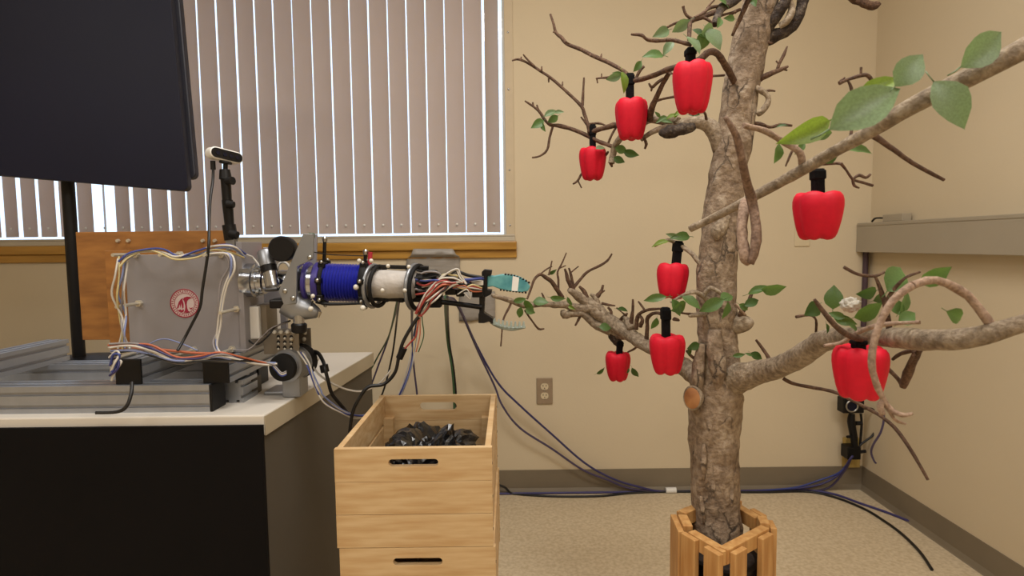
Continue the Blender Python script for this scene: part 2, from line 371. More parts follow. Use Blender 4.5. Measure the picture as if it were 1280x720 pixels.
# ceiling fixtures (housings around the area lights)
for nm, (lx, ly) in zip(('rear', 'x', 'y'), ((.15, -1.6), (-1.5, -3.0), (.9, -3.3))):
    t = root('ceiling_light', (lx, ly, ZCEIL), {'rear': 'recessed ceiling light panel nearest the window', 'x': 'recessed ceiling light panel at the left of the room', 'y': 'recessed ceiling light panel at the right rear'}[nm], 'ceiling light')
    h = MB(); X0, X1, Y0, Y1 = lx - .62, lx + .62, ly - .3, ly + .3
    h.mm((X0, Y0, 2.63), (X1, Y0 + .02, ZCEIL)).mm((X0, Y1 - .02, 2.63), (X1, Y1, ZCEIL)).mm((X0, Y0 + .02, 2.63), (X0 + .02, Y1 - .02, ZCEIL)).mm((X1 - .02, Y0 + .02, 2.63), (X1, Y1 - .02, ZCEIL))
    h.build('frame', 'white', t)

# ================================================================== TABLE
TZ, TT = .74, .042
tfr = AZ(330, 519, TZ); tbr = AZ(466, 440, TZ)
TXL = -2.35; TY0, TY1 = tfr.y, tbr.y; TX0, TX1 = tfr.x, tbr.x
tab = root('desk', (-1.2, (TY0 + TY1) / 2, 0), 'pale laminate desk with black front panel carrying the robot', 'desk')
P = [V((TXL, TY0, TZ - TT)), V((TX0, TY0, TZ - TT)), V((TX1, TY1, TZ - TT)), V((TXL, TY1, TZ - TT))]
tt = MB().prism(P, (0, 0, TT)).build('tabletop', 'tabletop', tab, bevel=.003)
sd = (V((TX1, TY1, 0)) - V((TX0, TY0, 0))); sn = V((sd.y, -sd.x, 0)).normalized()
P = [V((TX0, TY0, TZ - TT)) + sn * .0008, V((TX1, TY1, TZ - TT)) + sn * .0008, V((TX1, TY1, TZ - .002)) + sn * .0008, V((TX0, TY0, TZ - .002)) + sn * .0008]
MB().prism(P, sn * .0015).build('edge_band', 'edge', tab)
MB().mm((TXL, TY0 - .008, .02), (TX0 - .001, TY0 - .0005, TZ - .019)).build('front_panel', 'tablefront', tab)
P = [V((TX0 - .022, TY0 + .004, 0)), V((TX0 - .004, TY0 + .004, 0)), V((TX1 - .004, TY1 - .004, 0)), V((TX1 - .022, TY1 - .004, 0))]
MB().prism(P, (0, 0, TZ - TT)).build('side_panel', 'tableside', tab)
P = [p + V((TXL + .04 - TX0, 0, 0)) for p in P]
MB().prism(P, (0, 0, TZ - TT)).build('side_panel', 'tableside', tab)

# ================================================================== EXTRUSION FRAME
ext = root('extrusion_frame', AZ(200, 505, TZ), 'slotted aluminium extrusion frame with black end caps lying on the desk', 'frame')
def rail(p0, p1, side, name='rail', capm='black', caps=(False, True)):
    # slotted square profile swept from p0 to p1; p0/p1 are at the bottom-centre
    d = (p1 - p0).normalized(); x = d.cross(ZN).normalized(); h = side / 2; g = side * .07; q = side * .12
    prof = []
    def edge(a, bb, na):
        for t in (.25, .72):
            m0 = a.lerp(bb, t); e = (bb - a).normalized()
            prof.extend([m0 - e * g, m0 - e * g + na * q, m0 + e * g + na * q, m0 + e * g])
    cs = [V((-h, 0, 0)), V((h, 0, 0)), V((h, side, 0)), V((-h, side, 0))]
    ns = [V((0, 1, 0)), V((-1, 0, 0)), V((0, -1, 0)), V((1, 0, 0))]
    for a in range(4):
        prof.append(cs[a]); edge(cs[a], cs[(a + 1) % 4], ns[a])
    P = [p0 + x * c.x + ZN * c.y for c in prof]
    o = MB().prism(P, p1 - p0).build(name, 'alu', ext)
    for flag, pp, sg in ((caps[0], p0, -1), (caps[1], p1, 1)):
        if flag: MB().box(pp + ZN * h + d * (sg * .003), (.006, side * 1.02, side * 1.02), d, x, ZN).build('end_cap', capm, o, bevel=.002)
    return o
RS = .057
ly = AZ(200, 515.5, TZ).y + RS / 2
xr = A(265.5, 500, ly - RS / 2).x
rail(V((-1.75, ly, TZ)), V((xr - .006, ly, TZ)), RS)
lz = TZ + RS
UY = ly - .012
xa = A(162, 463, UY).x; xb = A(271, 463, UY).x
for xx in (xa, xb, xa - .36): rail(V((xx, -1.0, lz)), V((xx, UY, lz)), .053)
rail(V((-1.75, -1.04, TZ)), V((xr - .006, -1.04, TZ)), RS)
rail(V((xr + .008, ly + RS / 2 + .085, TZ)), V((xr + .008, ly + RS / 2 + .012, TZ)), .05, caps=(False, False))
# small dark foot block beside the frame
MB().box(AZ(314, 492, TZ) + ZN * .02, (.03, .05, .04)).build('foot_block', 'tableside', ext, bevel=.002)

# ================================================================== ROBOT
rob = root('harvesting_robot', (A(230, 440, -1.2).x, -1.14, lz + .053), 'robot arm with blue bellows, wired grey control box and teal gripper on the desk', 'robot')
BY = -1.222
def rp(mb, name, m, parent=rob, smooth=None, bevel=0): return mb.build(name, m, parent, smooth, bevel)
zb = lz + .0535
# control box plates
p00 = A(163, 440, BY); p11 = A(299, 317, BY)
ZT = p11.z
fp = rp(MB().mm((p00.x, BY, zb), (p11.x, BY + .006, ZT)), 'front_plate', 'plate', bevel=.001)
xr0 = A(299, 380, BY).x; xr1 = A(306, 380, BY).x
rp(MB().mm((xr0, BY - .004, zb), (xr1, -1.12, ZT + .025)), 'side_plate', 'plate', bevel=.001)
rp(MB().mm((p00.x, BY + .006, zb), (xr0, -1.02, zb + .006)), 'bottom_plate', 'plate')
wl = A(128, 380, BY + .004)
wb = rp(MB().mm((A(95, 300, -1.02).x, -1.02, zb), (A(292, 300, -1.02).x, -1.004, A(200, 289, -1.02).z)), 'back_board', 'orangewood', bevel=.001)
rp(MB().mm((wl.x, BY + .02, zb), (p00.x - .002, BY + .032, ZT + .01)), 'side_board', 'orangewood', bevel=.001)
for px, py in ((254, 301), (269, 301), (148, 301), (161, 301)):
    c = A(px, py, -1.0205); MB().cyl(c, c - YN * .006, .005, .004, 8).build('screw', 'brass', wb)
# emblem on the front plate
ec = A(231, 379, BY); er = 18.2 * mpp(BY)
def disc(c, r, y, n=40): return [V((c.x + r * math.cos(2 * PI * i / n), y, c.z + r * math.sin(2 * PI * i / n))) for i in range(n)]
MB().prism(disc(ec, er, BY - .0001), (0, -.0006, 0)).build('emblem', 'decal', fp)
eb = MB()
eb.ring(disc(ec, er, BY - .0007), disc(ec, er * .93, BY - .0007), (0, -.0004, 0))
eb.ring(disc(ec, er * .70, BY - .0007), disc(ec, er * .67, BY - .0007), (0, -.0004, 0))
for i in range(34):                        # ring of tiny lettering strokes
    a = 2 * PI * i / 34; c = V((ec.x + er * .815 * math.cos(a), BY - .0009, ec.z + er * .815 * math.sin(a)))
    rad = V((math.cos(a), 0, math.sin(a))); tn = V((-math.sin(a), 0, math.cos(a)))
    eb.box(c, (er * .17, .0004, er * .035), rad, YN, tn)
    eb.box(c + rad * (er * .05 * (1 if i % 3 else -1)) + tn * er * .035, (er * .04, .0004, er * .07), rad, YN, tn)
def eg(pts): return [V((ec.x + (u - 520) / 225 * er, BY - .0007, ec.z - (v - 488) / 225 * er)) for u, v in pts]
for poly in ([(645, 408), (600, 388), (560, 384), (515, 400), (500, 425), (520, 470), (530, 540), (520, 600), (500, 632), (560, 636), (598, 632), (570, 605), (556, 560), (552, 505), (560, 460), (580, 432), (610, 416)],
             [(500, 405), (462, 428), (430, 470), (412, 520), (395, 572), (425, 560), (440, 500), (455, 560), (470, 480), (482, 570), (500, 560), (505, 500), (490, 440)],
             [(415, 585), (430, 610), (470, 628), (495, 622), (508, 590), (490, 582), (470, 600), (450, 580), (432, 592)],
             [(585, 552), (610, 565), (642, 552), (630, 582), (604, 584)]):
    eb.prism(eg(poly), (0, -.0004, 0))
eb.build('emblem_print', 'crimson', fp)
# brass standoffs sticking out of the front plate
for px, py in ((171, 318), (175, 379), (297, 386), (226, 318), (278, 318), (243, 437), (291, 436), (172, 440)):
    c = A(px, py, BY); o = rp(MB().cyl(c, c - YN * .078, .0036, n=8), 'standoff', 'brass', smooth=40)
    MB().cyl(c, c - YN * .008, .0075, n=6).build('nut', 'brass', o)
# things behind / beside the box
def pbox(x0, x1, y0, y1, Y, dep): a = A(x0, y1, Y); c = A(x1, y0, Y); return MB().mm((a.x, Y, a.z), (c.x, Y + dep, c.z))
rp(pbox(306, 323, 383, 424, -1.2, .05), 'white_relay', 'white', bevel=.003)
rp(pbox(322, 333, 381, 420, -1.19, .06), 'black_relay', 'perf', bevel=.002)
rp(pbox(303, 338, 313, 320, -1.14, .09), 'red_terminal', 'redpart', bevel=.001)
rp(pbox(330, 342, 309, 345, -1.1, .03), 'upright', 'alu', bevel=.001)
rp(pbox(340, 346, 384, 414, -1.12, .02), 'upright', 'white', bevel=.001)
rp(pbox(318, 356, 352, 420, -1.06, .012), 'mount_plate', 'plate', bevel=.001)
# --- arm axis
AY = -1.2
def ax(px, dy=0): return A(px, 350 + (px - 305) * .028 + dy, AY)
adir = (ax(530) - ax(305)).normalized(); S = mpp(AY)
def along(x0, x1, prof, n=28): # prof: [(t 0..1, r px)]
    p = ax(x0); ln = (ax(x1) - p).length
    return MB().lathe(p, adir, [(t * ln, r * S) for t, r in prof], n)
rp(along(306, 325, [(0, 19), (.05, 21), (.75, 21), (.8, 19), (1, 19)]), 'flange', 'chrome', smooth=35)
rp(along(324, 350, [(0, 17), (.3, 17), (.35, 14), (1, 13)]), 'gearbox', 'chrome', smooth=35)
rp(along(349, 373, [(0, 11), (.1, 14), (1, 14)]), 'shaft_housing', 'chrome', smooth=35)
for a in range(8):
    u, v2 = frame(adir); c = ax(325) + (u * math.cos(a * PI / 4) + v2 * math.sin(a * PI / 4)) * 18 * S
    rp(MB().cyl(c, c + adir * .007, .0032, n=6), 'bolt', 'steel')
# slanted motor
p0, p1 = A(331, 313, AY - .03), A(341, 358, AY - .045); d = (p1 - p0)
mo = rp(MB().lathe(p0, d, [(0, 8 * S), (.004, 9.5 * S), (d.length * .42, 9.5 * S), (d.length * .43, 7 * S)], 20), 'motor', 'bracket', smooth=35)
MB().lathe(p0, d, [(d.length * .43, 9.7 * S), (d.length * .60, 9.7 * S)], 20).build('motor_band', 'black', mo, smooth=35)
MB().lathe(p0, d, [(d.length * .60, 8.4 * S), (d.length, 8.4 * S)], 20).build('motor_body', 'chrome', mo, smooth=35)
# leaning bracket plate
P = [A(x, y, AY - .052) for x, y in ((379, 292), (391.5, 292), (391, 324), (371, 333), (370, 379), (355, 381.5), (348, 364))]
br = rp(MB().prism(P, (0, .008, 0)), 'bracket_plate', 'bracket', bevel=.001)
for x, y in ((356, 364), (366, 373), (387, 322)):
    c = A(x, y, AY - .053); MB().sphere(c, .0055, 8, 6, (1, .6, 1)).build('bolt', 'steel', br, smooth=60)
P = [A(x, y, AY + .05) for x, y in ((383, 293), (396, 293), (395, 340), (383, 340))]
rp(MB().prism(P, (0, .006, 0)), 'bracket_plate', 'plate')
c = A(357, 311, AY - .02); wm = rp(MB().lathe(c, (0.12, -1, 0), [(0, 15 * S), (.034, 15.4 * S), (.038, 14 * S)], 28), 'disc_motor', 'black', smooth=35)
c = A(386, 294.5, AY - .01); rp(MB().cyl(c, c + adir * .012, .006, n=8), 'clamp_tab', 'w_green')
# violet rings with chrome between
for x0, x1, r in ((371, 377, 25), (383, 388, 25), (395, 404, 25)):
    rp(along(x0, x1, [(0, r - 1.5), (.15, r), (.85, r), (1, r - 1.5)]), 'violet_ring', 'purple', smooth=35)
rp(along(372, 404, [(0, 21), (1, 21)]), 'chrome_core', 'chrome', smooth=35)
# bellows
nb = 14; prof = []
for i in range(nb * 4 + 1):
    t = i / (nb * 4); prof.append((t, 22.7 + 1.2 * math.cos(2 * PI * i / 4) * (1 if i % 2 == 0 else 0)))
rp(along(404, 456, prof, 32), 'bellows', 'blue', smooth=80)
# joint collars with posts, bolts and marker balls
def collar(px, r, wpx, top_py, post_r=.004):
    o = rp(along(px - wpx / 2, px + wpx / 2, [(0, r - 1), (.2, r), (.8, r), (1, r - 1)]), 'joint_collar', 'rubber', smooth=35)
    q = ax(px); t = A(px, top_py, AY)
    MB().cyl(q + ZN * r * S * .95, t, post_r, n=8).build('post', 'black', o, smooth=40)
    MB().lathe(t - ZN * .006, ZN, [(0, .005), (.008, .006), (.012, .003)], 10).build('post_cap', 'steel', o, smooth=40)
    for a in range(7):
        u, v2 = frame(adir); an = a * 2 * PI / 7 + .3; cc = q + (u * math.cos(an) + v2 * math.sin(an)) * r * S
        MB().box(cc, (.014, .012, .012), adir, u, v2).build('lug', 'black', o, bevel=.002)
        MB().sphere(cc + (u * math.cos(an) + v2 * math.sin(an)) * .007, .0045, 8, 6).build('bolt', 'steel', o, smooth=60)
    return o
collar(406, 25.5, 5, 299); collar(457, 26.5, 8, 315); 
rp(MB().cyl(A(463, 315, AY), A(462, 332, AY), .005, n=8), 'post', 'redpart', smooth=40)
rp(MB().tube([A(380, 313, AY - .04), A(410, 318, AY), A(430, 319, AY), A(460, 320, AY)], .0012, 5, 3), 'tendon', 'w_black')
rp(MB().tube([A(395, 377, AY - .03), A(412, 380, AY - .03), A(455, 379, AY - .03)], [.004, .004, .003], 6, 3), 'lower_rod', 'black')
for x, y, r in ((388.5, 386, 3.2), (445, 359, 3.4), (453.5, 385, 3.4), (391, 370, 2.6), (464, 326, 2.6), (449, 326, 2.6), (485, 332.5, 2.5), (511, 333.5, 2.5), (506, 363, 2.6), (478, 363, 2.6)):
    rp(MB().sphere(A(x, y, AY - .05), r * S, 12, 8), 'marker_ball', 'marker', smooth=80)
rp(MB().cyl(A(453.5, 385, AY - .05), A(453.5, 376, AY - .045), .0018, n=6), 'marker_stem', 'black')
rp(MB().cyl(A(388.5, 386, AY - .05), A(391, 376, AY - .045), .0018, n=6), 'marker_stem', 'black')
# white sleeve with rails and hoops
sl = rp(along(459, 521, [(0, 16), (.05, 18.5), (.2, 17.5), (.45, 18.2), (.7, 17.2), (.95, 17.8), (1, 15)], 24), 'fabric_sleeve', 'cloth', smooth=60)
for dy in (-21.5, 18):
    rp(MB().bar(ax(462, dy), ax(536, dy), .012, 7 * S if dy > 0 else 5 * S), 'sleeve_rail', 'black', bevel=.002)
for x in (483, 502): rp(MB().box(ax(x, 18), (.012, .016, .016), adir), 'rail_clamp', 'rubber', bevel=.003)
for x, r in ((467, 26), (474, 25), (519, 28)):
    u = V((adir.x, adir.y - .28, adir.z))
    h = rp(MB().torus(ax(x, 3), u, r * S, .0045), 'hoop', 'bracket' if x != 474 else 'rubber', smooth=60)
    if x == 519: MB().torus(ax(x + 4, 3), u, r * S * .97, .005).build('hoop_band', 'rubber', h, smooth=60)
rp(along(521, 556, [(0, 15), (.3, 15), (.5, 12), (1, 8)], 14), 'wrist_body', 'rubber', smooth=30)
rp(MB().bar(ax(540, 2), ax(604, 0), .028, 12 * S), 'wrist_spine', 'black', bevel=.003)
rp(pbox(570, 580, 360, 371, AY - .03, .03), 'servo', 'black', bevel=.002)
rp(pbox(590, 604, 352, 372, AY - .03, .05), 'servo', 'black', bevel=.002)
rp(pbox(584, 604, 351, 357, AY - .035, .02), 'terminal_block', 'w_white', bevel=.001)
# gripper
GY = AY - .02
P = [A(x, y, GY) for x, y in ((602, 340), (605, 337), (615, 338), (614, 344), (609, 345), (609, 362), (615, 363), (614, 368), (606, 372), (605, 392), (599, 392), (599, 372), (603, 366))]
rp(MB().prism(P, (0, .035, 0)), 'gripper_palm', 'black', bevel=.001)
fin = [(609, 344), (618, 345), (628, 343), (640, 343.5), (650, 346), (658, 351), (663, 358), (660, 364), (652, 365.5), (636, 364), (624, 361), (616, 358), (609, 359)]
f1 = rp(MB().prism([A(x, y, GY + .004) for x, y in fin], (0, .022, 0)), 'upper_finger', 'teal', bevel=.002)
MB().prism([A(x, y, GY + .0035) for x, y in ((641, 345), (649, 347), (647, 364), (639.5, 363.5))], (0, .023, 0)).build('white_band', 'white', f1)
for i in range(9):
    t = i / 8; a = V((632, 342.8, 0)).lerp(V((661, 353, 0)), t); y = a.y - 5.0 * math.sin(PI * t) * .45
    MB().box(A(a.x, y, GY + .015), (.0045, .022, .003), XN, YN, ZN).build('tooth', 'black', f1)
    a = V((626, 362.6, 0)).lerp(V((657, 366, 0)), t); MB().box(A(a.x, a.y - .4, GY + .015), (.004, .022, .003), XN, YN, ZN).build('tooth', 'black', f1)
rp(MB().tube([A(544, 377, GY), A(565, 379, GY), A(602, 384, GY)], .0055, 8, 3), 'linkage_rod', 'black', smooth=60)
rp(pbox(536, 551, 374, 385, GY - .01, .03), 'rod_clamp', 'rubber', bevel=.003)
rp(MB().prism([A(x, y, GY) for x, y in ((598, 392), (605, 391), (616, 398), (616, 405), (611, 402), (605, 404), (598, 404))], (0, .03, 0)), 'finger_mount', 'black', bevel=.001)
f2 = rp(MB().tube([A(614, 401.5, GY + .014), A(624, 407.5, GY + .014), A(640, 411, GY + .014), A(657, 408.5, GY + .014)], [.0055, .005, .005, .003], 8, 4), 'lower_finger', 'clear', smooth=60)
for i in range(8):
    x = 618 + i * 5.2; y = 404 + 5.5 * math.sin(min(1, (i + 1) / 6) * PI / 2); c = A(x, y, GY + .014)
    MB().prism([c + V((-.0035, -.008, 0)), c + V((.0035, -.008, 0)), c + V((.0022, -.008, .013)), c + V((-.0006, -.008, .013))], (0, .016, 0)).build('tooth', 'clear', f2)
# elbow joint below the bracket
rp(MB().tube([A(362, 377, AY - .02), A(372, 384, AY - .02), A(386, 388, AY - .02), A(399, 392, AY - .02)], [18 * S, 17 * S, 12 * S, 5 * S], 16, 4), 'elbow_casting', 'bracket', smooth=60)
p0 = A(373.5, 386, AY - .03); p1 = A(374, 415, AY - .03)
rp(MB().cyl(p0, A(373.7, 406, AY - .03), 7.5 * S, 6.5 * S), 'elbow_shaft', 'chrome', smooth=40)
rp(MB().lathe(A(373.8, 404, AY - .03), p1 - p0, [(0, 8 * S), (.003, 9.5 * S), (.018, 9.0 * S), (.021, 7 * S)], 20), 'elbow_collar', 'black', smooth=40)
rp(pbox(336, 358, 374, 386, AY - .045, .05), 'belt_cover', 'black', bevel=.004)
rp(MB().tube([A(398, 389, AY - .02), A(397, 397, AY - .02)], [.008, .004], 10, 1), 'tip_screw', 'brass')
# perforated brackets and base motor
PY = -1.19
a = A(330, 443, PY); c = A(373, 415, PY)
pb = rp(MB().mm((a.x, PY, a.z), (c.x, PY + .004, c.z)), 'perforated_plate', 'perf', bevel=.0008)
a2 = A(372, 437, PY + .06); c2 = A(388, 410, PY + .06)
pb2 = rp(MB().mm((a2.x, PY + .06, a2.z), (c2.x, PY + .064, c2.z)), 'perforated_plate', 'perf', bevel=.0008)
rp(MB().mm((a.x, PY + .004, c.z - .004), (c.x, PY + .06, c.z)), 'perforated_top', 'perf')
for i in range(3):
    for j in range(3):
        q = A(348 + i * 8, 421 + j * 6.6, PY); MB().cyl(q + YN * .002, q - YN * .0006, .0042, n=10).build('hole', 'darkhole', pb)
        q = q - ZN * .0034; MB().sphere(q - YN * .001, .0026, 8, 5, (1, .5, 1)).build('rivet', 'marker', pb, smooth=60)
for i in range(4):
    q = A(343 + i * 8.2, 415, PY - .001); MB().sphere(q, .005, 8, 6).build('rivet', 'marker', pb, smooth=60)
for px, py in ((381, 416), (380, 424), (379, 432)): MB().sphere(A(px, py, PY + .059), .0052, 8, 6).build('rivet', 'marker', pb2, smooth=60)
MB().sphere(A(364.5, 424, PY - .001), .005, 8, 6).build('rivet', 'brass', pb, smooth=60)
mc = A(352, 460, PY - .03); md = V((.16, 1, 0)).normalized(); SS = mpp(PY)
bm_ = rp(MB().lathe(mc, md, [(0, 15.5 * SS), (.004, 17 * SS), (.02, 17 * SS), (.021, 20.5 * SS), (.062, 20.5 * SS), (.063, 22 * SS), (.09, 22 * SS), (.092, 18 * SS)], 32), 'base_motor', 'bracket', smooth=35)
MB().lathe(mc - md * .0015, md, [(0, 14 * SS), (.0012, 16.8 * SS), (.012, 17.4 * SS)], 32).build('motor_cap', 'rubber', bm_, smooth=35)
MB().lathe(mc + md * .064, md, [(0, 22.3 * SS), (.024, 22.3 * SS)], 32).build('motor_rim', 'rubber', bm_, smooth=35)
q = mc + md * .05; rp(MB().mm((q.x - .02, q.y - .02, TZ + .001), (q.x + .02, q.y + .035, q.z - .02)), 'motor_foot', 'bracket', bevel=.002)
a = AZ(330, 494, TZ); c = AZ(392, 484, TZ)
rp(MB().mm((a.x, a.y, TZ + .0005), (c.x - .02, c.y, TZ + .008)), 'base_plate', 'alu', bevel=.002)
a = A(403, 420, -1.05); rp(MB().lathe(A(386, 446, -1.1), (1, -.5, .1), [(0, .012), (.012, .015), (.022, .014), (.025, .008)], 18), 'clear_coupler', 'white', smooth=40)
# wires of the robot
def wire(pts, r, m, name='wire', parent=rob, sub=5, n=6):
    if name == 'wire' and len(pts) > 4: pts = [(p[0] + random.uniform(-2.3, 2.3), p[1] + random.uniform(-2.3, 2.3), p[2] + random.uniform(-.004, .004)) for p in pts]
    return MB().tube([A(*p) for p in pts], r, n, sub).build(name, m, parent, smooth=80)
for k, (m, dy) in enumerate((('w_white', 0), ('w_lblue', 2), ('w_yellow', 4), ('w_blue', -2))):
    wire([(150, 330 + dy, -1.32), (160, 320 + dy, -1.31), (185, 312 + dy * .5, -1.29), (205, 316 + dy, -1.29), (222, 321 + dy, -1.29), (245, 317 + dy, -1.28), (268, 309 + dy, -1.28), (290, 310 + dy, -1.28), (305, 318 + dy, -1.24)], .0022, m)
for k, (m, dx) in enumerate((('w_white', 0), ('w_yellow', 4), ('w_lblue', 8), ('w_grey', 11), ('w_white', 14))):
    wire([(146 + dx, 322, -1.3), (144 + dx * .8, 345, -1.31), (142 + dx * .9, 370, -1.31), (152 + dx * .5 - (k % 2) * 5, 395, -1.3), (150 + dx * .4, 415, -1.31), (148 + dx, 437, -1.31)], .002, m)
for k, (m, dx) in enumerate((('w_white', 0), ('w_lblue', 3), ('w_grey', -3), ('w_white', 5))):
    wire([(262 + dx * .4, 316, -1.285), (284 + dx, 319, -1.285), (288 + dx, 335, -1.285), (280 + dx * 1.3, 355, -1.285), (275 + dx, 380, -1.285), (271 + dx * .6, 410, -1.285), (270 + dx * .6, 430, -1.29), (273 + dx, 443, -1.3)], .0022, m)
for k, (m, dy) in enumerate((('w_white', 0), ('w_lblue', 3), ('w_dblue', -4), ('w_grey', 6), ('w_orange', -6), ('w_white', -2), ('w_grey', -5), ('w_black', 5))):
    wire([(137, 436 + dy, -1.345), (165, 434 + dy * .7, -1.345), (190, 440 + dy, -1.34), (220, 450 + dy * .6, -1.335), (250, 450 + dy * .5, -1.33), (275, 446 + dy * .6, -1.325), (300, 450 + dy * .4, -1.3), (325, 454 + dy * .2, -1.25), (345, 455 + dy * .1, -1.235)], .0023, m)
wire([(170, 440, -1.3), (190, 427, -1.29), (205, 424, -1.29), (225, 430, -1.29), (245, 440, -1.29)], .0014, 'w_lblue')
wire([(165, 436, -1.3), (200, 437, -1.3), (240, 441, -1.3), (270, 442, -1.3)], .0028, 'w_orange')
for k in range(4):
    wire([(137, 448 + 5 * k, -1.35), (143, 440 + 5 * k, -1.35), (150, 443 + 3 * k, -1.35), (145, 455 + 4 * k, -1.355), (138, 462 + 4 * k, -1.355)], .0022, ('w_white', 'w_blue', 'w_dblue', 'w_white')[k])
wire([(165, 478, -1.345), (164, 492, -1.36), (158, 508, -1.37), (146, 515, -1.37), (120, 516, -1.37)], .0035, 'w_black', 'power_lead')
wire([(305, 420, -1.2), (320, 430, -1.22), (335, 418, -1.22), (345, 408, -1.2), (362, 402, -1.19)], .002, 'w_black')
wire([(290, 438, -1.24), (312, 436, -1.23), (328, 424, -1.22), (340, 410, -1.21), (360, 405, -1.19)], .0016, 'w_grey')
wire([(287, 310, -1.26), (312, 320, -1.21), (316, 322, -1.2), (325, 333, -1.2)], .0022, 'w_white')
wire([(345, 340, -1.16), (350, 329, -1.16), (358, 329, -1.16), (364, 338, -1.16)], .003, 'w_white')
for k, (m, o) in enumerate((('w_white', 0), ('w_blue', 2), ('w_grey', -2))):
    wire([(340, 455 + o, -1.235), (346, 462 + o, -1.24), (352, 468 + o, -1.245), (358, 466 + o, -1.24)], .0016, m)
# ribbon of red, white and black wires at the wrist
cols = ['w_white', 'w_red', 'w_red', 'w_white', 'w_red', 'w_orange', 'w_white', 'w_black', 'w_red', 'w_white']
for k, m in enumerate(cols):
    o = k - 4.5
    wire([(524 + o * .7, 394 + o * .3, AY - .05 - .001 * k), (530 + o * 1.0, 380 + o * .9, AY - .06), (540 + o * .8, 367 + o * 1.3, AY - .065), (553 + o * .5, 357 + o * 1.3, AY - .06), (566, 353 + o * 1.1, AY - .055), (578, 354 + o * .6, AY - .05)], .0021, m)
for k, m in enumerate(('w_white', 'w_white', 'w_grey', 'w_yellow', 'w_black')):
    wire([(535 + 2 * k, 368 - k, AY - .05), (548 + 2 * k, 350 - 2 * k, AY - .055), (562 + k, 337 + 3 * k, AY - .055), (572, 336 + 3 * k, AY - .05), (576 - k, 345 + 2 * k, AY - .05), (584, 354, AY - .05)], .0019, m)
wire([(560, 345, AY - .04), (572, 340, AY - .045), (585, 344, AY - .04), (604, 347, AY - .03)], .004, 'w_black')
wire([(580, 350, AY - .045), (592, 349, AY - .045), (604, 348, AY - .03)], .0035, 'w_blue')
for k, m in enumerate(('w_yellow', 'w_red', 'w_white', 'w_black', 'w_orange')):
    wire([(566, 356 + k, AY - .05), (580, 361 - k, AY - .052), (590, 356 + 2 * k, AY - .05), (602, 360 + k, AY - .035)], .0018, m)
wire([(572, 368, AY - .05), (584, 362, AY - .055), (588, 374, AY - .05), (580, 366, AY - .055)], .0014, 'w_white')
for k in range(16):
    m = ('w_black', 'w_black', 'w_grey', 'w_white', 'w_black', 'w_blue', 'w_black', 'w_red')[k % 8]; u = random.uniform
    y0 = 340 + k * 1.9
    wire([(522 + u(-3, 3), y0, AY - .03 - u(0, .03)), (532, y0 + u(-4, 4), AY - .045 - u(0, .015)), (545 + u(-3, 3), 352 + (y0 - 355) * .6 + u(-4, 4), AY - .05 - u(0, .01)), (558, 354 + (y0 - 355) * .4 + u(-5, 5), AY - .05), (572 + u(-4, 4), 354 + u(-6, 6), AY - .045), (588, 357 + u(-5, 5), AY - .04)], .0024, m)
for k, (x0, x1, y0, y1) in enumerate(((528, 545, 338, 347), (548, 560, 345, 356), (556, 570, 361, 369), (560, 574, 340, 348), (540, 552, 366, 374))):
    rp(pbox(x0, x1, y0, y1, AY - .035, .03), 'wrist_block', ('rubber', 'perf', 'black', 'w_white', 'rubber')[k], bevel=.002)
# hanging leads
wire([(545, 362, AY - .04), (534, 385, AY - .05), (520, 400, AY - .05), (505, 425, AY - .05), (499, 443, AY - .05), (494, 465, AY - .05), (480, 480, AY - .05), (460, 484, AY - .06), (448, 500, AY - .06), (441, 515, AY - .05), (437, 540, AY - .03)], .0038, 'w_black', 'power_lead')
a, c = A(499, 448, AY - .05), A(505, 435, AY - .05); rp(MB().cyl(a, c, .0078, n=10), 'barrel_plug', 'black', smooth=40)
wire([(505, 437, AY - .05), (514, 427, AY - .05), (520, 420, AY - .05), (523, 400, AY - .05)], .002, 'w_red')
wire([(384, 438, -1.13), (397, 441, -1.14), (404, 452, -1.16), (406, 460, -1.18), (410, 475, -1.18), (415, 492, -1.17), (428, 508, -1.15), (440, 522, -1.1)], .0045, 'w_black', 'power_lead')
a, c = A(404.5, 456, -1.17), A(406.5, 465, -1.17); rp(MB().cyl(a, c, .0095, n=10), 'barrel_plug', 'black', smooth=40)
wire([(388, 455, -1.15), (400, 468, -1.17), (415, 480, -1.17), (435, 489, -1.15), (455, 487, -1.15), (475, 480, -1.13), (490, 465, -1.12)], .0024, 'w_white')
for k, m in enumerate(('w_white', 'w_blue', 'w_white', 'w_lblue')):
    wire([(373 + k * 2, 440, -1.2), (383 + k, 455, -1.21), (388 + k * 1.6, 470, -1.21), (394 + k * 2, 490 - k, -1.21), (404 + k, 503 - 2 * k, -1.2), (424, 515 - 2 * k, -1.17), (448, 521 - k, -1.13), (470, 518 - k, -1.12), (490, 508 - k, -1.11), (505, 478 + k, -1.11), (513 + k, 450, -1.11), (517 + k * .6, 420, -1.11), (522 + k, 392, -1.14)], .0019, m)
for k, (m, o) in enumerate((('w_yellow', 0), ('w_orange', 3), ('w_green', 6))):
    wire([(524 + o * .5, 388, AY - .05), (522 + o, 402, AY - .05), (520 + o * 1.6, 420, AY - .05), (517 + o, 440, AY - .05)], .0013, m)

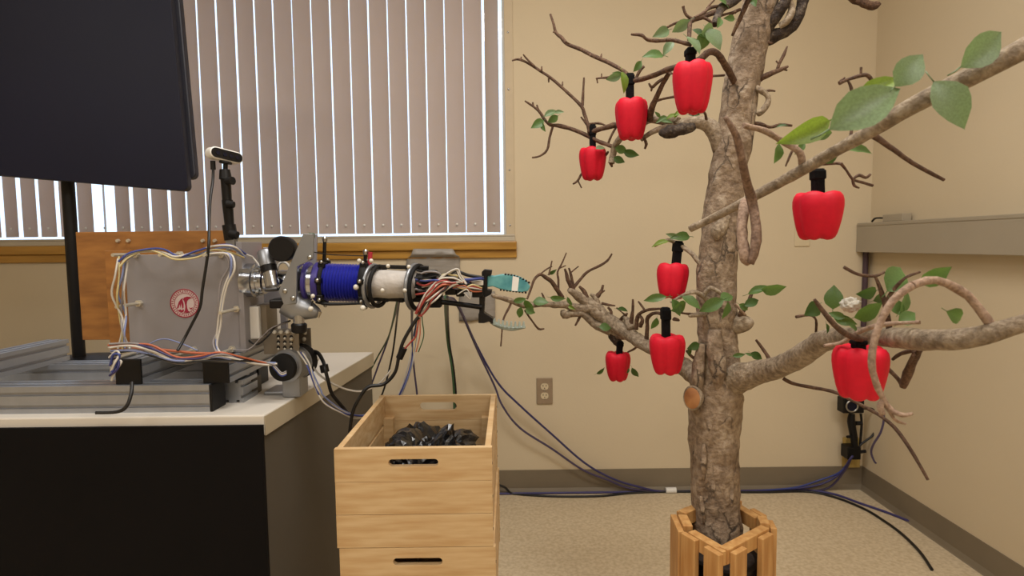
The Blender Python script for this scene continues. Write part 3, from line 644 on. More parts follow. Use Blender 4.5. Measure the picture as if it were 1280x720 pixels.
# ================================================================== DEPTH CAMERA ON ARTICULATED MOUNT
KY = -1.2
dc = root('depth_camera', A(289, 306, KY), 'silver bar depth camera on a black articulated arm above the control box', 'camera')
Sk = mpp(KY)
e0, e1 = A(262, 190, KY - .02), A(298, 199, KY + .03); d = (e1 - e0).normalized(); fwv = V((d.y, -d.x, 0)).normalized(); 
n_ = 16; prof = []
L_ = (e1 - e0).length; up = d.cross(fwv).normalized(); up = up if up.z > 0 else -up
def slot_poly(c, L, h, ux, uz, n=10):
    P = []
    for sgn in (1, -1):
        for i in range(n + 1):
            a = -PI / 2 + PI * i / n
            P.append(c + ux * (sgn * ((L / 2 - h / 2) + h / 2 * math.cos(a))) + uz * (sgn * h / 2 * math.sin(a)))
    return P
cc = (e0 + e1) / 2
body = MB().prism(slot_poly(cc, L_ * 1.12, 15 * Sk, d, up), -fwv * -.0).build if False else None
hb = MB().prism(slot_poly(cc - fwv * .012, L_ * 1.15, 14.5 * Sk, d, up), fwv * .024).build('housing', 'white', dc, smooth=40, bevel=.002)
MB().prism(slot_poly(cc + fwv * .0122, L_ * 1.08, 11.5 * Sk, d, up), fwv * .001).build('front_glass', 'black', hb)
for t in (-.32, -.08, .14, .36):
    c = cc + d * (L_ * t) + fwv * .0133; MB().cyl(c, c + fwv * .001, .0045, n=12).build('lens', 'navy', hb)
pts = [(282, 206), (281.5, 214), (283, 232), (286, 262), (288, 290), (289.5, 306)]
MB().cyl(A(282, 204, KY), A(281.5, 216, KY), .005, n=10).build('stem', 'black', dc, smooth=40)
MB().bar(A(276, 202.5, KY), A(288, 204, KY), .02, .006).build('shoe', 'black', dc, bevel=.002)
MB().tube([A(281, 212, KY), A(282, 224, KY)], [6 * Sk, 7.5 * Sk], 12, 1).build('ball_joint', 'black', dc, smooth=40)
MB().cyl(A(283, 226, KY - .006), A(291, 226, KY - .012), .007, .009, 10).build('knob', 'rubber', dc, smooth=40)
MB().tube([A(282, 222, KY), A(284, 254, KY)], [6 * Sk, 5.5 * Sk], 10, 1).build('arm_segment', 'black', dc, smooth=40)
MB().cyl(A(284, 255, KY - .01), A(292.5, 256, KY - .01), .009, .007, 10).build('knob', 'rubber', dc, smooth=40)
MB().tube([A(284, 250, KY), A(287, 284, KY)], [6.5 * Sk, 5.5 * Sk], 10, 1).build('arm_segment', 'black', dc, smooth=40)
MB().tube([A(286, 281, KY), A(289, 300, KY)], [8 * Sk, 8 * Sk], 10, 1).build('clamp', 'black', dc, smooth=40)
MB().cyl(A(288, 292, KY - .01), A(297, 294, KY - .012), .009, .008, 10).build('knob', 'rubber', dc, smooth=40)
MB().bar(A(289.5, 298, KY), A(290.5, 313, KY), .02, .02, YN).build('foot', 'bracket', dc, bevel=.002)
MB().tube([A(266, 201, KY - .015), A(266.5, 212, KY - .015)], .0055, 8, 1).build('cable_plug', 'black', dc, smooth=40)
MB().tube([A(*p) for p in ((266.5, 210, KY - .015), (266, 226, KY - .02), (263, 248, KY - .04), (261.5, 275, KY - .06), (261, 305, KY - .09), (258, 330, KY - .085), (253, 362, KY - .085), (250, 384, KY - .085), (240, 405, KY - .085), (230, 424, KY - .09), (222, 438, KY - .11))], .003, 8, 5).build('camera_cable', 'w_black', dc, smooth=80)

# ================================================================== MONITOR
MY = -.78
mon = root('monitor', (A(110, 300, MY).x, MY, TZ), 'large dark navy monitor at the upper left, in front of the blind', 'monitor')
c3 = [A(214, 0, MY + .015), A(236, 239, MY), A(20, 221, MY - .06)]
br_, tr_ = c3[1], c3[0]; bx_ = (c3[2] - c3[1]); ux = bx_.normalized(); uz = (tr_ - br_); tl = br_ + ux * .62
uzn = (uz - ux * uz.dot(ux)).normalized(); H_ = .66; W_ = .62
nrm = ux.cross(uzn).normalized(); nrm = nrm if nrm.y < 0 else -nrm
def rrect(o, ux, uz, W, H, r, n=6):
    P = []
    for (cx, cz, a0) in ((W - r, r, -PI / 2), (W - r, H - r, 0), (r, H - r, PI / 2), (r, r, PI)):
        for i in range(n + 1):
            a = a0 + PI / 2 * i / n; P.append(o + ux * (cx + r * math.cos(a)) + uz * (cz + r * math.sin(a)))
    return P
sh = MB().prism(rrect(br_, ux, uz.normalized(), W_, H_, .018), -nrm * .028).build('screen_shell', 'navyshell', mon, bevel=.003)
MB().prism(rrect(br_ + nrm * .0002, ux, uz.normalized(), W_, H_, .018), nrm * .004).build('screen', 'navy', sh, bevel=.001)
o2 = br_ - nrm * .03 - ux * .012 + uz.normalized() * .04
MB().prism(rrect(o2, ux, uz.normalized(), W_ - .05, H_ - .08, .02), -nrm * .03).build('rear_housing', 'navyshell', mon, bevel=.004)
pc = br_ + ux * .36 - nrm * .075; 
MB().cyl(V((pc.x, pc.y, TZ + .02)), V((pc.x, pc.y, pc.z + .3)), .017, n=16).build('stand_post', 'black', mon, smooth=40)
MB().lathe((pc.x, pc.y, TZ + .0005), ZN, [(0, .11), (.012, .108), (.02, .03)], 28).build('stand_base', 'black', mon, smooth=40)
q = V((pc.x, pc.y, pc.z + .27)); MB().bar(q, q + nrm * .05, .06, .06).build('stand_head', 'black', mon, bevel=.003)

# ================================================================== CRATES
CH, NCR = .181, 4
fl_ = AZ(417, 562, CH * NCR); fr_ = AZ(615, 559, CH * NCR)
CX0, CX1, CY0 = fl_.x, fr_.x, (fl_.y + fr_.y) / 2
bk = AZ(552, 493, CH * NCR); CY1 = bk.y; TH = .011
def end_plank_hole(mb, x0, x1, y, z0, z1, hx, hz, hw, hh):
    n = 32; inner = slot_poly(V((hx, y, hz)), hw, hh, XN, ZN, 15); inner = inner
    outer = []
    for p in inner:
        dx, dz = p.x - hx, p.z - hz
        tx = ((x1 - hx) / dx if dx > 1e-9 else (x0 - hx) / dx if dx < -1e-9 else 1e9); tz = ((z1 - hz) / dz if dz > 1e-9 else (z0 - hz) / dz if dz < -1e-9 else 1e9)
        t = min(tx, tz); outer.append(V((hx + dx * t, y, hz + dz * t)))
    # snap the point nearest each corner onto it
    for cx in (x0, x1):
        for cz in (z0, z1):
            i = min(range(len(outer)), key=lambda q: (outer[q] - V((cx, y, cz))).length); outer[i] = V((cx, y, cz))
    mb.ring(outer, inner, (0, TH, 0)); return mb
labels = ['pine crate on top of the stack, holding a black plastic bag', 'second pine crate from the top, below the one with the bag',
          'third pine crate from the top of the stack', 'lowest pine crate, standing on the floor']
for ci in range(NCR):
    z0 = CH * (NCR - 1 - ci) + (.0006 if ci < NCR - 1 else 0); z1 = CH * (NCR - ci)
    jx = [0, .004, -.003, .002][ci]
    cr = root('pine_crate', ((CX0 + CX1) / 2 + jx, (CY0 + CY1) / 2, z0), labels[ci], 'crate', 'stacked pine crates')
    x0, x1 = CX0 + jx, CX1 + jx; ph = (z1 - z0) / 3; sl_ = .0006
    for yy in (CY0, CY1 - TH):
        for k in range(3):
            a, c = z0 + ph * k + (sl_ if k else 0), z0 + ph * (k + 1)
            m = MB()
            if k == 2: end_plank_hole(m, x0, x1, yy, a, c, (x0 + x1) / 2, c - .026, .088, .0135 if yy == CY0 else .02)
            else: m.mm((x0, yy, a), (x1, yy + TH, c))
            m.build('plank', 'pine', cr, bevel=.0008 if k < 2 else 0)
    for xx in (x0 + .002, x1 - TH - .002):
        for k in range(3):
            gap = .007 if k < 2 else 0
            MB().mm((xx, CY0 + TH, z0 + ph * k), (xx + TH, CY1 - TH, z0 + ph * (k + 1) - gap)).build('plank', 'pine', cr, bevel=.0008)
    for xx in (x0 + TH + .002, x1 - TH - .024):
        for yy in (CY0 + TH, CY1 - TH - .02): MB().mm((xx, yy, z0 + .002), (xx + .022, yy + .02, z1 - .05)).build('corner_block', 'pine', cr)
    for k in range(3):
        wd = (x1 - x0 - 2 * TH - .006) / 3; MB().mm((x0 + TH + .003 + wd * k, CY0 + TH, z0 + .003), (x0 + TH + wd * (k + 1) - .002, CY1 - TH, z0 + .011)).build('bottom_board', 'pine', cr)
    for yy in (CY0 + .005, CY1 - .006):
        for k in range(3):
            c = V((x1 + .0001, yy, z0 + ph * (k + .5))); MB().cyl(c - XN * .0015, c + XN * .0006, .0026, n=8).build('nail', 'darkhole', cr)

# bag
tz = CH * NCR
bgc = V(((CX0 + CX1) / 2 + .005, (CY0 + CY1) / 2 - .01, tz - .118))
bmx = bmesh.new(); bmesh.ops.create_icosphere(bmx, subdivisions=5, radius=1)
for v in bmx.verts:
    p = v.co.copy(); n1 = noise.noise(p * 2.1 + V((3, 1, 7))); n2 = abs(noise.noise(p * 4.3 + V((9, 2, 1)))); n3 = abs(noise.noise(p * 9 + V((1, 8, 2))))
    r = 1 + .3 * n1 - .42 * n2 - .05 * n3
    hx, hy, hz = .112, .165, .085
    q = V((p.x * hx * r, p.y * hy * r, p.z * hz * r))
    q.x = max(-.108, min(.108, q.x)); q.y = max(-.17, min(.17, q.y)); q.z = max(-.05, q.z)
    q.z += .028 * max(0, math.cos((q.x + .05) * 30)) * max(0, p.z) + .024 * max(0, math.cos((q.x - .06) * 36)) * max(0, p.z)
    v.co = q
me = bpy.data.meshes.new('plastic_bag'); bmx.to_mesh(me); bmx.free(); me.materials.append(M['bag'])
tag(link('plastic_bag', me, bgc), 'crumpled shiny black plastic bag inside the top crate', 'bag')

# ================================================================== WALL FITTINGS
# socket outlet
oc = V((.1447, -.004, .4491))
ol = root('wall_outlet', oc, 'brown double socket outlet low on the beige wall', 'outlet')
MB().mm((oc.x - .0345, -.006, oc.z - .057), (oc.x + .0345, -.0005, oc.z + .057)).build('cover_plate', 'outlet', ol, bevel=.002)
for s in (1, -1):
    c = V((oc.x, -.0062, oc.z + s * .02)); P = []
    for i in range(24):
        a = 2 * PI * i / 24; P.append(c + V((.0165 * math.cos(a), 0, max(-.0135, min(.0135, .0165 * math.sin(a))))))
    so = MB().prism(P, (0, -.0022, 0)).build('socket', 'cream', ol)
    for dx in (-.0065, .0065): MB().mm(c + V((dx - .0012, -.003, .000)), c + V((dx + .0012, -.0018, .008))).build('slot', 'darkhole', so)
    g = c + V((0, -.002, -.007)); MB().cyl(g, g - YN * .001, .0025, n=8).build('slot', 'darkhole', so)
c = V((oc.x, -.006, oc.z)); MB().cyl(c, c - YN * .0015, .003, n=8).build('screw', 'steel', ol)
# blank plate behind the apple
a = A(993, 308, -.003); c = A(1013, 266, -.003)
bp_ = tag(MB().mm((a.x, -.005, a.z), (c.x, -.0005, c.z)).build('wall_plate', 'cream', bevel=.002), 'blank cream wall plate partly hidden behind a hanging red apple', 'wall plate')
# raceway on the right wall
rz1 = AX(1090, 278, 1.47).z; rz0 = AX(1090, 315.5, 1.47).z
rw = root('cable_raceway', (1.5, -.6, rz0), 'grey boxed cable raceway along the right wall', 'raceway')
MB().mm((1.47, -2.2, rz0), (XC - .0005, -.003, rz1)).build('duct', 'raceway', rw, bevel=.002)
MB().mm((1.468, -2.2, rz1 - .012), (1.47, -.003, rz1 - .010)).build('lid_line', 'raceway', rw)
a = AX(1108, 270, 1.5); 
MB().mm((1.485, AX(1133, 270, 1.5).y, rz1 + .0005), (1.52, a.y, rz1 + .028)).build('adapter', 'raceway', rw, bevel=.002)
MB().tube([AX(1090, 277, 1.5), AX(1094, 273, 1.5), AX(1102, 272.5, 1.5), AX(1110, 273.5, 1.5)], .004, 6, 4).build('cable_loop', 'w_black', rw)
a = AX(1084.5, 330, XC - .008)
MB().cyl(V((1.507, -.012, rz0)), V((1.507, -.012, .62)), .011, n=12).build('conduit', 'conduit', rw, smooth=40)
# tape patches
def patch(pts, name, label, Y=-.014, th=.0015):
    tag(MB().prism([A(x, y, Y) for x, y in pts], (0, th, 0)).build(name, 'tape'), label, 'tape')
def patch3(rows, name, label):
    mb = MB(); n = len(rows[0])
    for r in rows:
        for (x, y, Y) in r: mb.v.append(A(x, y, Y) + V((0, -.010 * abs(noise.noise(V((x * .09, y * .25, 2)))), 0)))
    for i in range(len(rows) - 1):
        for j in range(n - 1): mb.f.append([i * n + j, i * n + j + 1, (i + 1) * n + j + 1, (i + 1) * n + j])
    o = mb.build(name, 'tape', smooth=40); s = o.modifiers.new('thick', 'SOLIDIFY'); s.thickness = .0012; s.offset = 1
    tag(o, label, 'tape')
def lerp(a, b_, t): return a + (b_ - a) * t
rows = []
for y, x0, x1, Y in ((311, 517, 566, -.031), (318, 514, 570, -.031), (320.5, 513, 574, -.022), (322, 509, 575, -.008), (334, 507, 575, -.008), (346, 507, 576, -.008), (356, 512, 574, -.008), (364, 520, 572, -.008)):
    rows.append([(lerp(x0, x1, t / 10), y, Y) for t in range(11)])
patch3(rows, 'duct_tape', 'grey duct tape sheet over the window trim behind the robot wrist')
rows = []
for y in (364, 370, 378, 386, 394, 400):
    rows.append([(lerp(574, 619, t / 7), y + (1.5 if y == 400 and t < 3 else 0), -.007) for t in range(8)])
patch3(rows, 'duct_tape', 'small grey duct tape patch on the wall behind the gripper')
rows = [[(lerp(545, 560, t / 3), y, -.008) for t in range(4)] for y in (366, 374, 382)]

# lower camera on wall-corner mount
CYY = -.07
lc = root('webcam', A(1066, 575, CYY), 'small black camera with ring lens on a clamp arm in the room corner', 'camera')
yb = MB().mm((A(1056, 560, -.02).x, -.024, .102), (A(1075, 560, -.02).x, -.0005, A(1066, 548, -.02).z)).build('batten', 'yellowwood', lc, bevel=.001)
a = A(1054, 517, CYY - .03); c = A(1081, 498, CYY - .03)
hb = MB().mm((a.x, CYY - .03, a.z), (c.x, CYY + .02, c.z)).build('camera_body', 'black', lc, bevel=.004)
q = A(1064.5, 507.5, CYY - .031); r = 7.2 * mpp(CYY - .03)
MB().torus(q - YN * .003, YN, r, .0036, 24, 8).build('lens_ring', 'steel', hb, smooth=60)
MB().lathe(q, (0, -1, 0), [(0, r), (.004, r * .9), (.002, r * .4)], 20).build('lens', 'navy', hb, smooth=40)
MB().tube([A(1065, 517, CYY), A(1064, 527, CYY), A(1067, 545, CYY), A(1069, 560, CYY)], [.012, .016, .015, .012], 10, 3).build('clamp_arm', 'black', lc, smooth=50)
MB().tube([A(1076, 517, CYY + .01), A(1077, 530, CYY + .01), A(1076, 545, CYY + .01), A(1075, 556, CYY + .01)], .005, 6, 3).build('arm_brace', 'black', lc, smooth=50)
MB().cyl(A(1070, 529, CYY), A(1077, 529, CYY), .009, n=8).build('knob', 'rubber', lc)
MB().cyl(A(1059, 546, CYY - .01), A(1066, 546, CYY), .006, .008, 8).build('knob', 'rubber', lc)
a = A(1058, 574, CYY); c = A(1075, 558, CYY); MB().mm((a.x, CYY - .01, a.z), (c.x, -.024, c.z)).build('clamp_block', 'black', lc, bevel=.004)
MB().cyl(A(1074, 565, CYY), A(1082, 564, CYY), .008, .007, 8).build('knob', 'rubber', lc)
MB().tube([A(*p) for p in ((1080, 511, CYY), (1090, 511, CYY), (1097, 520, CYY), (1097, 533, CYY), (1090, 545, CYY), (1082, 551, CYY), (1075, 557, CYY), (1072, 566, CYY))], .0045, 6, 4).build('camera_cable', 'w_black', lc, smooth=80)
tag(MB().tube([A(*p) for p in ((1101, 506, -.3), (1105, 521, -.3), (1101, 540, -.3), (1092, 555, -.28), (1089, 565, -.26), (1092, 575, -.26), (1095, 579, -.26))], .004, 6, 4).build('loose_cable', 'w_purple', smooth=80), 'thin grey cable dangling in front of the right wall near the corner', 'cable')

# ================================================================== FLOOR / WALL CABLES
def cable(pts, r, m, label, name='network_cable', n=8):
    P = []
    for p in pts:
        if p[2] == 'f': q = AZ(p[0], p[1], r); q.y = min(q.y, -.018 - r)
        else: q = A(p[0], p[1], p[2]); q.z = max(q.z, r)
        P.append(q)
    if name == 'hanging_cable':
        e = P[-1]; P += [V((e.x, e.y, .06)), V((e.x + .02, e.y - .01, r)), V((e.x + .12, min(e.y - .02, -.03), r))]
    o = MB().tube(P, r, n, 6).build(name, m, smooth=80); return tag(o, label, 'cable')
cable([(538, 372, -.9), (560, 372, -.5), (572, 380, -.3), (595, 430, -.12), (622, 478, -.06), (650, 507, -.05), (690, 543, -.04), (730, 578, -.035), (765, 598, -.03), (800, 609, -.03), (830, 612, 'f'), (900, 612, 'f'), (960, 611, 'f'), (1020, 607, -.04), (1050, 592, -.06), (1062, 575, -.1), (1066, 570, -.1)], .0045, 'w_dblue', 'upper dark blue cable sagging from the robot wrist to the corner camera')
cable([(540, 374, -.9), (562, 374, -.5), (575, 388, -.3), (598, 440, -.12), (618, 482, -.06), (628, 507, -.06), (650, 535, -.05), (690, 561, -.04), (728, 587, -.035), (760, 600, -.03), (790, 611, -.025), (840, 614, 'f'), (900, 614, 'f'), (960, 613, 'f'), (1000, 614, 'f'), (1035, 610, -.03), (1056, 588, -.07), (1064, 572, -.1)], .0045, 'w_purple', 'lower purple cable sagging from the robot wrist along the wall')
cable([(520, 600, -.03), (580, 598, -.03), (626, 607, -.03), (640, 615, 'f'), (665, 619, 'f'), (700, 620.5, 'f'), (750, 620, 'f'), (790, 616, 'f'), (840, 614.5, 'f'), (900, 615, 'f'), (960, 615, 'f'), (1010, 614.5, 'f'), (1045, 622, 'f'), (1080, 636, 'f'), (1105, 651, 'f'), (1128, 668, 'f'), (1150, 690, 'f'), (1165, 712, 'f')], .005, 'w_black', 'black cable running across the floor below the baseboard')
cable([(500, 617, 'f'), (560, 617, 'f'), (626, 616, 'f'), (680, 615.5, 'f'), (740, 614.5, 'f'), (800, 613.5, 'f'), (860, 613.5, 'f'), (930, 614, 'f'), (1000, 612.5, 'f'), (1040, 617, 'f'), (1075, 629, 'f'), (1110, 641, 'f'), (1145, 655, 'f'), (1190, 674, 'f')], .005, 'w_indigo', 'blue violet cable along the baseboard and past the right corner')
cable([(510, 615, 'f'), (570, 615, 'f'), (626, 614, 'f'), (700, 614, 'f'), (770, 613, 'f'), (850, 612, 'f'), (930, 612, 'f'), (990, 610, -.03), (1025, 600, -.03), (1050, 590, -.06), (1063, 573, -.1)], .004, 'w_blue', 'bright blue cable lying tight against the baseboard')
a = AZ(838, 612, .012); a.y = -.026
tag(MB().cyl(a - XN * .022, a + XN * .022, .0125, n=14).build('cable_tie', 'white', smooth=40), 'pale cable wrap around the blue cables at the baseboard', 'cable tie')
hang = [
    ([(497, 374, -.95), (486, 420, -.5), (470, 450, -.3), (452, 490, -.3), (440, 560, -.3)], .003, 'w_green', 'green cable falling slanted behind the desk edge'),
    ([(499, 374, -.95), (492, 400, -.4), (483, 430, -.3), (470, 465, -.25), (455, 510, -.22), (448, 560, -.2)], .0035, 'w_purple', 'dark purple cable hanging slanted left of the crates'),
    ([(499, 372, -.98), (496, 400, -.3), (491, 440, -.15), (482, 480, -.12), (472, 510, -.1), (466, 550, -.08)], .0038, 'w_black', 'black cable hanging in front of the wall left of the crates'),
    ([(515, 384, -.9), (515, 420, -.2), (517, 455, -.1), (521, 490, -.06), (525, 530, -.05), (527, 580, -.05)], .004, 'w_purple', 'violet cable hanging straight behind the crate stack'),
    ([(517, 440, -.1), (512, 465, -.1), (505, 485, -.12), (498, 505, -.15), (494, 540, -.15)], .0042, 'w_grey', 'grey cable bending down behind the crate stack'),
    ([(557, 371, -1.0), (557.5, 400, -.3), (560, 430, -.1), (565, 460, -.08), (567.5, 490, -.07), (568, 530, -.06), (568, 600, -.05)], .005, 'w_green', 'dark green cable hanging behind the middle of the crate'),
    ([(559, 371, -1.0), (560, 400, -.3), (562, 430, -.1), (567, 460, -.08), (570, 492, -.07), (571, 530, -.06), (571, 600, -.05)], .004, 'w_black', 'black cable hanging beside the dark green cable')]
for p, r, m, l in hang: cable(p, r, m, l, 'hanging_cable')

# ================================================================== PLANTER
TY_ = -1.2                                      # trunk depth
PZ = .478
def sq(px, py): return AZ(px, py, PZ)
vt = [sq(*p) for p in ((846, 641), (905, 615), (957, 645), (964, 659), (906, 690), (855, 660))]
vt = [V((p.x, p.y, 0)) for p in vt]
pcn = sum(vt, V((0, 0, 0))) / 6; half = .1
pln = root('tree_planter', (pcn.x, pcn.y, 0), 'slatted wooden planter box standing round the foot of the trunk', 'planter')
BT, BH = .02, .03
for i in range(6):
    a, c = vt[i], vt[(i + 1) % 6]; d = (c - a).normalized(); nin = V((-d.y, d.x, 0)); nin = nin if nin.dot(V((pcn.x, pcn.y, 0)) - a) > 0 else -nin
    dz = (.004, -.006, .003, 0, -.003, .002)[i]
    p0, p1 = a + nin * BT / 2 + d * BT * .3, c + nin * BT / 2 - d * BT * .55
    for z in (PZ - BH / 2 + dz, .12):
        MB().bar(V((p0.x, p0.y, z)), V((p1.x, p1.y, z)), BT, BH).build('rim_board', 'pinedark', pln, bevel=.0015)
    Ln = (c - a).length
    for k, t in enumerate((.2, .78) if Ln > .07 else (.5,)):
        q = a + d * (Ln * t) - nin * .007 + nin * .0; 
        MB().box(V((q.x, q.y, (PZ - .006) / 2 + .001)), (min(.04, Ln * .9), .013, PZ - .006), d, nin, ZN).build('slat', 'pinedark', pln, bevel=.0015)
MB().lathe((pcn.x, pcn.y, .002), ZN, [(0, half * .42), (.02, half * .5), (PZ - .08, half * .75), (PZ - .08, half * .2)], 24).build('inner_pot', 'black', pln, smooth=40)
MB().lathe((pcn.x, pcn.y, PZ - .081), ZN, [(0, half * .73), (.008, half * .45), (.012, .01)], 24).build('soil', 'soil', pln, smooth=60)

# ================================================================== TREE
tree = root('apple_tree', (pcn.x, pcn.y, PZ - .07), 'small apple tree with a thick pale trunk and red fake apples', 'tree')
def br3(pts, name='branch', m='twig', n=8, sub=3, nz=.22, ns=75, tip=None, parent=tree):
    P = [A(p[0], p[1], p[2]) for p in pts]; R = [max(.0011, p[3] / 2 * mpp(p[2])) for p in pts]
    return MB().tube(P, R, n, sub, nz, ns).build(name, m, parent, smooth=85)
T = TY_
trunk = br3([(896, 700, T, 70), (895, 675, T, 66), (895, 640, T, 62), (893, 600, T, 59), (893, 560, T, 60), (893, 525, T, 63), (895, 495, T, 66), (897, 465, T, 60), (897, 432, T, 49), (896, 400, T, 48), (895, 360, T, 48), (897, 320, T, 46), (901, 280, T, 45), (906, 240, T, 44), (911, 205, T, 43.5), (918, 170, T, 43), (925, 120, T, 42), (935, 65, T, 44), (946, 20, T, 40), (957, -20, T, 40), (972, -80, T - .02, 36), (995, -150, T - .03, 30), (1010, -220, T - .03, 20)], 'trunk', 'bark', 28, 8, .085, 26)
# bark plates, knots and cut stubs on the trunk
c = A(865, 497, T - .045); k_ = MB().lathe(c + V((.012, .014, -.002)), V((-.62, -.75, .05)), [(0, .019), (.016, .0215), (.019, .0195)], 20)
for i, v in enumerate(k_.v): k_.v[i] = V((v.x, v.y, c.z + (v.z - c.z) * 1.3))
k_.build('cut_stub', 'limb', tree, smooth=50)
k_ = MB().lathe(c + V((.012, .014, -.002)) + V((-.62, -.75, .05)).normalized() * .0192, V((-.62, -.75, .05)), [(0, .0178), (.0012, .0165), (.0016, .003)], 20)
for i, v in enumerate(k_.v): k_.v[i] = V((v.x, v.y, c.z + (v.z - c.z) * 1.3))
k_.build('cut_face', 'knot', tree, smooth=50)
br3([(915, 410, T - .02, 20), (924, 405, T - .025, 24), (933, 402, T - .03, 22), (937, 398, T - .03, 12)], 'knot', 'limb', 14, 4, .15, 40)
br3([(893, 412, T - .036, 16), (893, 440, T - .044, 22), (898, 465, T - .05, 20), (896, 490, T - .04, 8)], 'bark_ridge', 'bark', 12, 4, .25, 50)
br3([(878, 430, T - .03, 10), (874, 450, T - .035, 14), (872, 475, T - .035, 16), (878, 500, T - .03, 8)], 'bark_ridge', 'bark', 10, 4, .2, 50)
br3([(909, 270, T - .034, 10), (898, 288, T - .040, 18), (896, 298, T - .034, 8)], 'knot', 'limb', 12, 4, .25, 60)
for x0, y0, x1, y1, r in ((880, 555, 879, 600, 9), (890, 590, 893, 630, 8), (905, 540, 908, 580, 9), (915, 600, 913, 645, 8), (876, 620, 880, 655, 7), (885, 520, 890, 548, 10), (902, 615, 905, 650, 7)):
    br3([(x0, y0, T - .042, 3), (x0 * .6 + x1 * .4, y0 * .6 + y1 * .4, T - .045, r), (x1, y1, T - .042, 3)], 'bark_ridge', 'bark', 8, 4, .3, 70)
# top right gnarled limb with gaps
br3([(956, 48, T, 20), (972, 43, T - .01, 16), (987, 36, T - .015, 14), (998, 20, T - .02, 13), (1004, 0, T - .02, 13), (1010, -40, T - .02, 14)], 'limb', 'darkbark', 12, 5, .2, 50)
br3([(958, 35, T - .01, 16), (968, 22, T - .02, 15), (978, 8, T - .03, 13), (986, -10, T - .03, 12), (995, -40, T - .03, 12)], 'limb', 'darkbark', 12, 5, .2, 50)
br3([(975, 32, T - .02, 9), (984, 26, T - .03, 9), (990, 12, T - .03, 8), (985, -4, T - .03, 7)], 'limb', 'limb', 10, 4, .2, 60)
# main right limb, swinging towards the viewer, and its continuation
br3([(893, 488, T, 40), (910, 476, T - .02, 46), (930, 470, T - .06, 36), (950, 465, T - .10, 29), (979, 457, T - .17, 27), (1008, 440, T - .25, 28), (1029, 426, T - .31, 27), (1058, 421, T - .38, 24), (1097, 421, T - .46, 24), (1142, 424, T - .55, 28), (1200, 424, T - .62, 27), (1265, 408, T - .66, 22), (1325, 385, T - .68, 17), (1390, 340, T - .69, 11), (1440, 290, T - .69, 5)], 'limb', 'limb', 14, 6, .12, 40)
br3([(1300, 395, T - .67, 10), (1345, 420, T - .66, 8), (1400, 430, T - .64, 4)], 'branch', 'twig')
# drooping limb that leaves the trunk above the picture and comes back down in front of it
px_ = [(1143, 131, T - .6, 21), (1100, 157, T - .56, 18), (1060, 180, T - .52, 16), (1000, 214, T - .45, 14), (940, 247, T - .38, 12), (890, 273, T - .33, 10), (863, 286, T - .30, 9)]
P_ = [A(992, -140, T - .03), V((.66, -1.38, 2.0)), V((.74, -1.62, 1.9)), V((.76, -1.82, 1.68)), V((.70, -1.92, 1.46)), V((.60, -1.89, 1.32))] + [A(*p[:3]) for p in px_]
R_ = [.017, .017, .016, .015, .014, .0125] + [p[3] / 2 * mpp(p[2]) for p in px_]
MB().tube(P_, R_, 14, 6, .12, 40).build('limb', 'limb', tree, smooth=85)
# foreground side twigs
br3([(1003, 210, T - .45, 9), (1000, 191, T - .46, 9), (982, 179, T - .46, 8), (957, 164, T - .47, 8), (929, 157, T - .48, 7)], 'branch', 'paletwig')
br3([(906, 146, T - .5, 5), (914, 158, T - .5, 8), (922, 175, T - .49, 9), (929, 209, T - .47, 10), (938, 245, T - .43, 12), (945, 279, T - .44, 12), (944, 310, T - .45, 12), (938, 330, T - .45, 8)], 'branch', 'midtwig', 10)
br3([(932, 252, T - .4, 14), (928, 275, T - .42, 13), (928, 300, T - .43, 13), (932, 322, T - .44, 15), (936, 330, T - .44, 8)], 'branch', 'paletwig', 10)
br3([(1088, 167, T - .5, 9), (1110, 182, T - .5, 7), (1141, 204, T - .5, 6), (1180, 225, T - .5, 4)], 'branch', 'twig')
br3([(1051, 204, T - .42, 4), (1058, 213, T - .42, 3), (1066, 224, T - .42, 4), (1078, 228, T - .42, 4), (1091, 232, T - .42, 4)], 'twig', 'twig')
br3([(1066, 224, T - .42, 3), (1074, 219, T - .42, 5), (1082, 222, T - .42, 4), (1088, 218, T - .42, 3)], 'twig', 'twig')
br3([(1066, 225, T - .42, 4), (1068, 232, T - .42, 4), (1074, 235, T - .42, 2)], 'twig', 'twig')
br3([(1010, 202, T - .4, 4), (1022, 205, T - .4, 4), (1045, 204, T - .41, 4), (1052, 205, T - .42, 3)], 'twig', 'twig')
br3([(990, 189, T - .44, 3), (986, 198, T - .44, 3), (982, 208, T - .44, 2)], 'twig', 'twig')
br3([(1049, 104, T - .5, 5), (1061, 99, T - .5, 4), (1078, 94, T - .5, 5), (1085, 95, T - .5, 5), (1092, 104, T - .5, 5), (1105, 128, T - .53, 4), (1118, 145, T - .57, 4)], 'twig', 'twig')
br3([(1060, 101, T - .5, 3), (1064, 110, T - .5, 4), (1065, 124, T - .5, 4), (1066, 150, T - .5, 4), (1062, 178, T - .51, 4)], 'twig', 'twig')
br3([(1076, 94, T - .5, 3), (1076.5, 84, T - .5, 3)], 'twig', 'twig')
br3([(1050, 101, T - .5, 2), (1056, 97, T - .5, 2)], 'twig', 'twig')
br3([(1140, 357, T - .66, 10), (1116, 376, T - .66, 9), (1098, 409, T - .66, 9), (1091, 437, T - .66, 9), (1090, 458, T - .66, 9), (1095, 479, T - .66, 8), (1103, 496, T - .66, 7), (1112, 511, T - .66, 8), (1128, 519, T - .67, 6), (1140, 517, T - .67, 4)], 'branch', 'paletwig', 10)
br3([(1140, 357, T - .66, 10), (1170, 350, T - .65, 10), (1210, 370, T - .64, 11), (1240, 408, T - .645, 12)], 'branch', 'paletwig', 10)
br3([(1110, 509, T - .66, 6), (1118, 524, T - .66, 5), (1132, 530, T - .66, 3)], 'twig', 'paletwig')
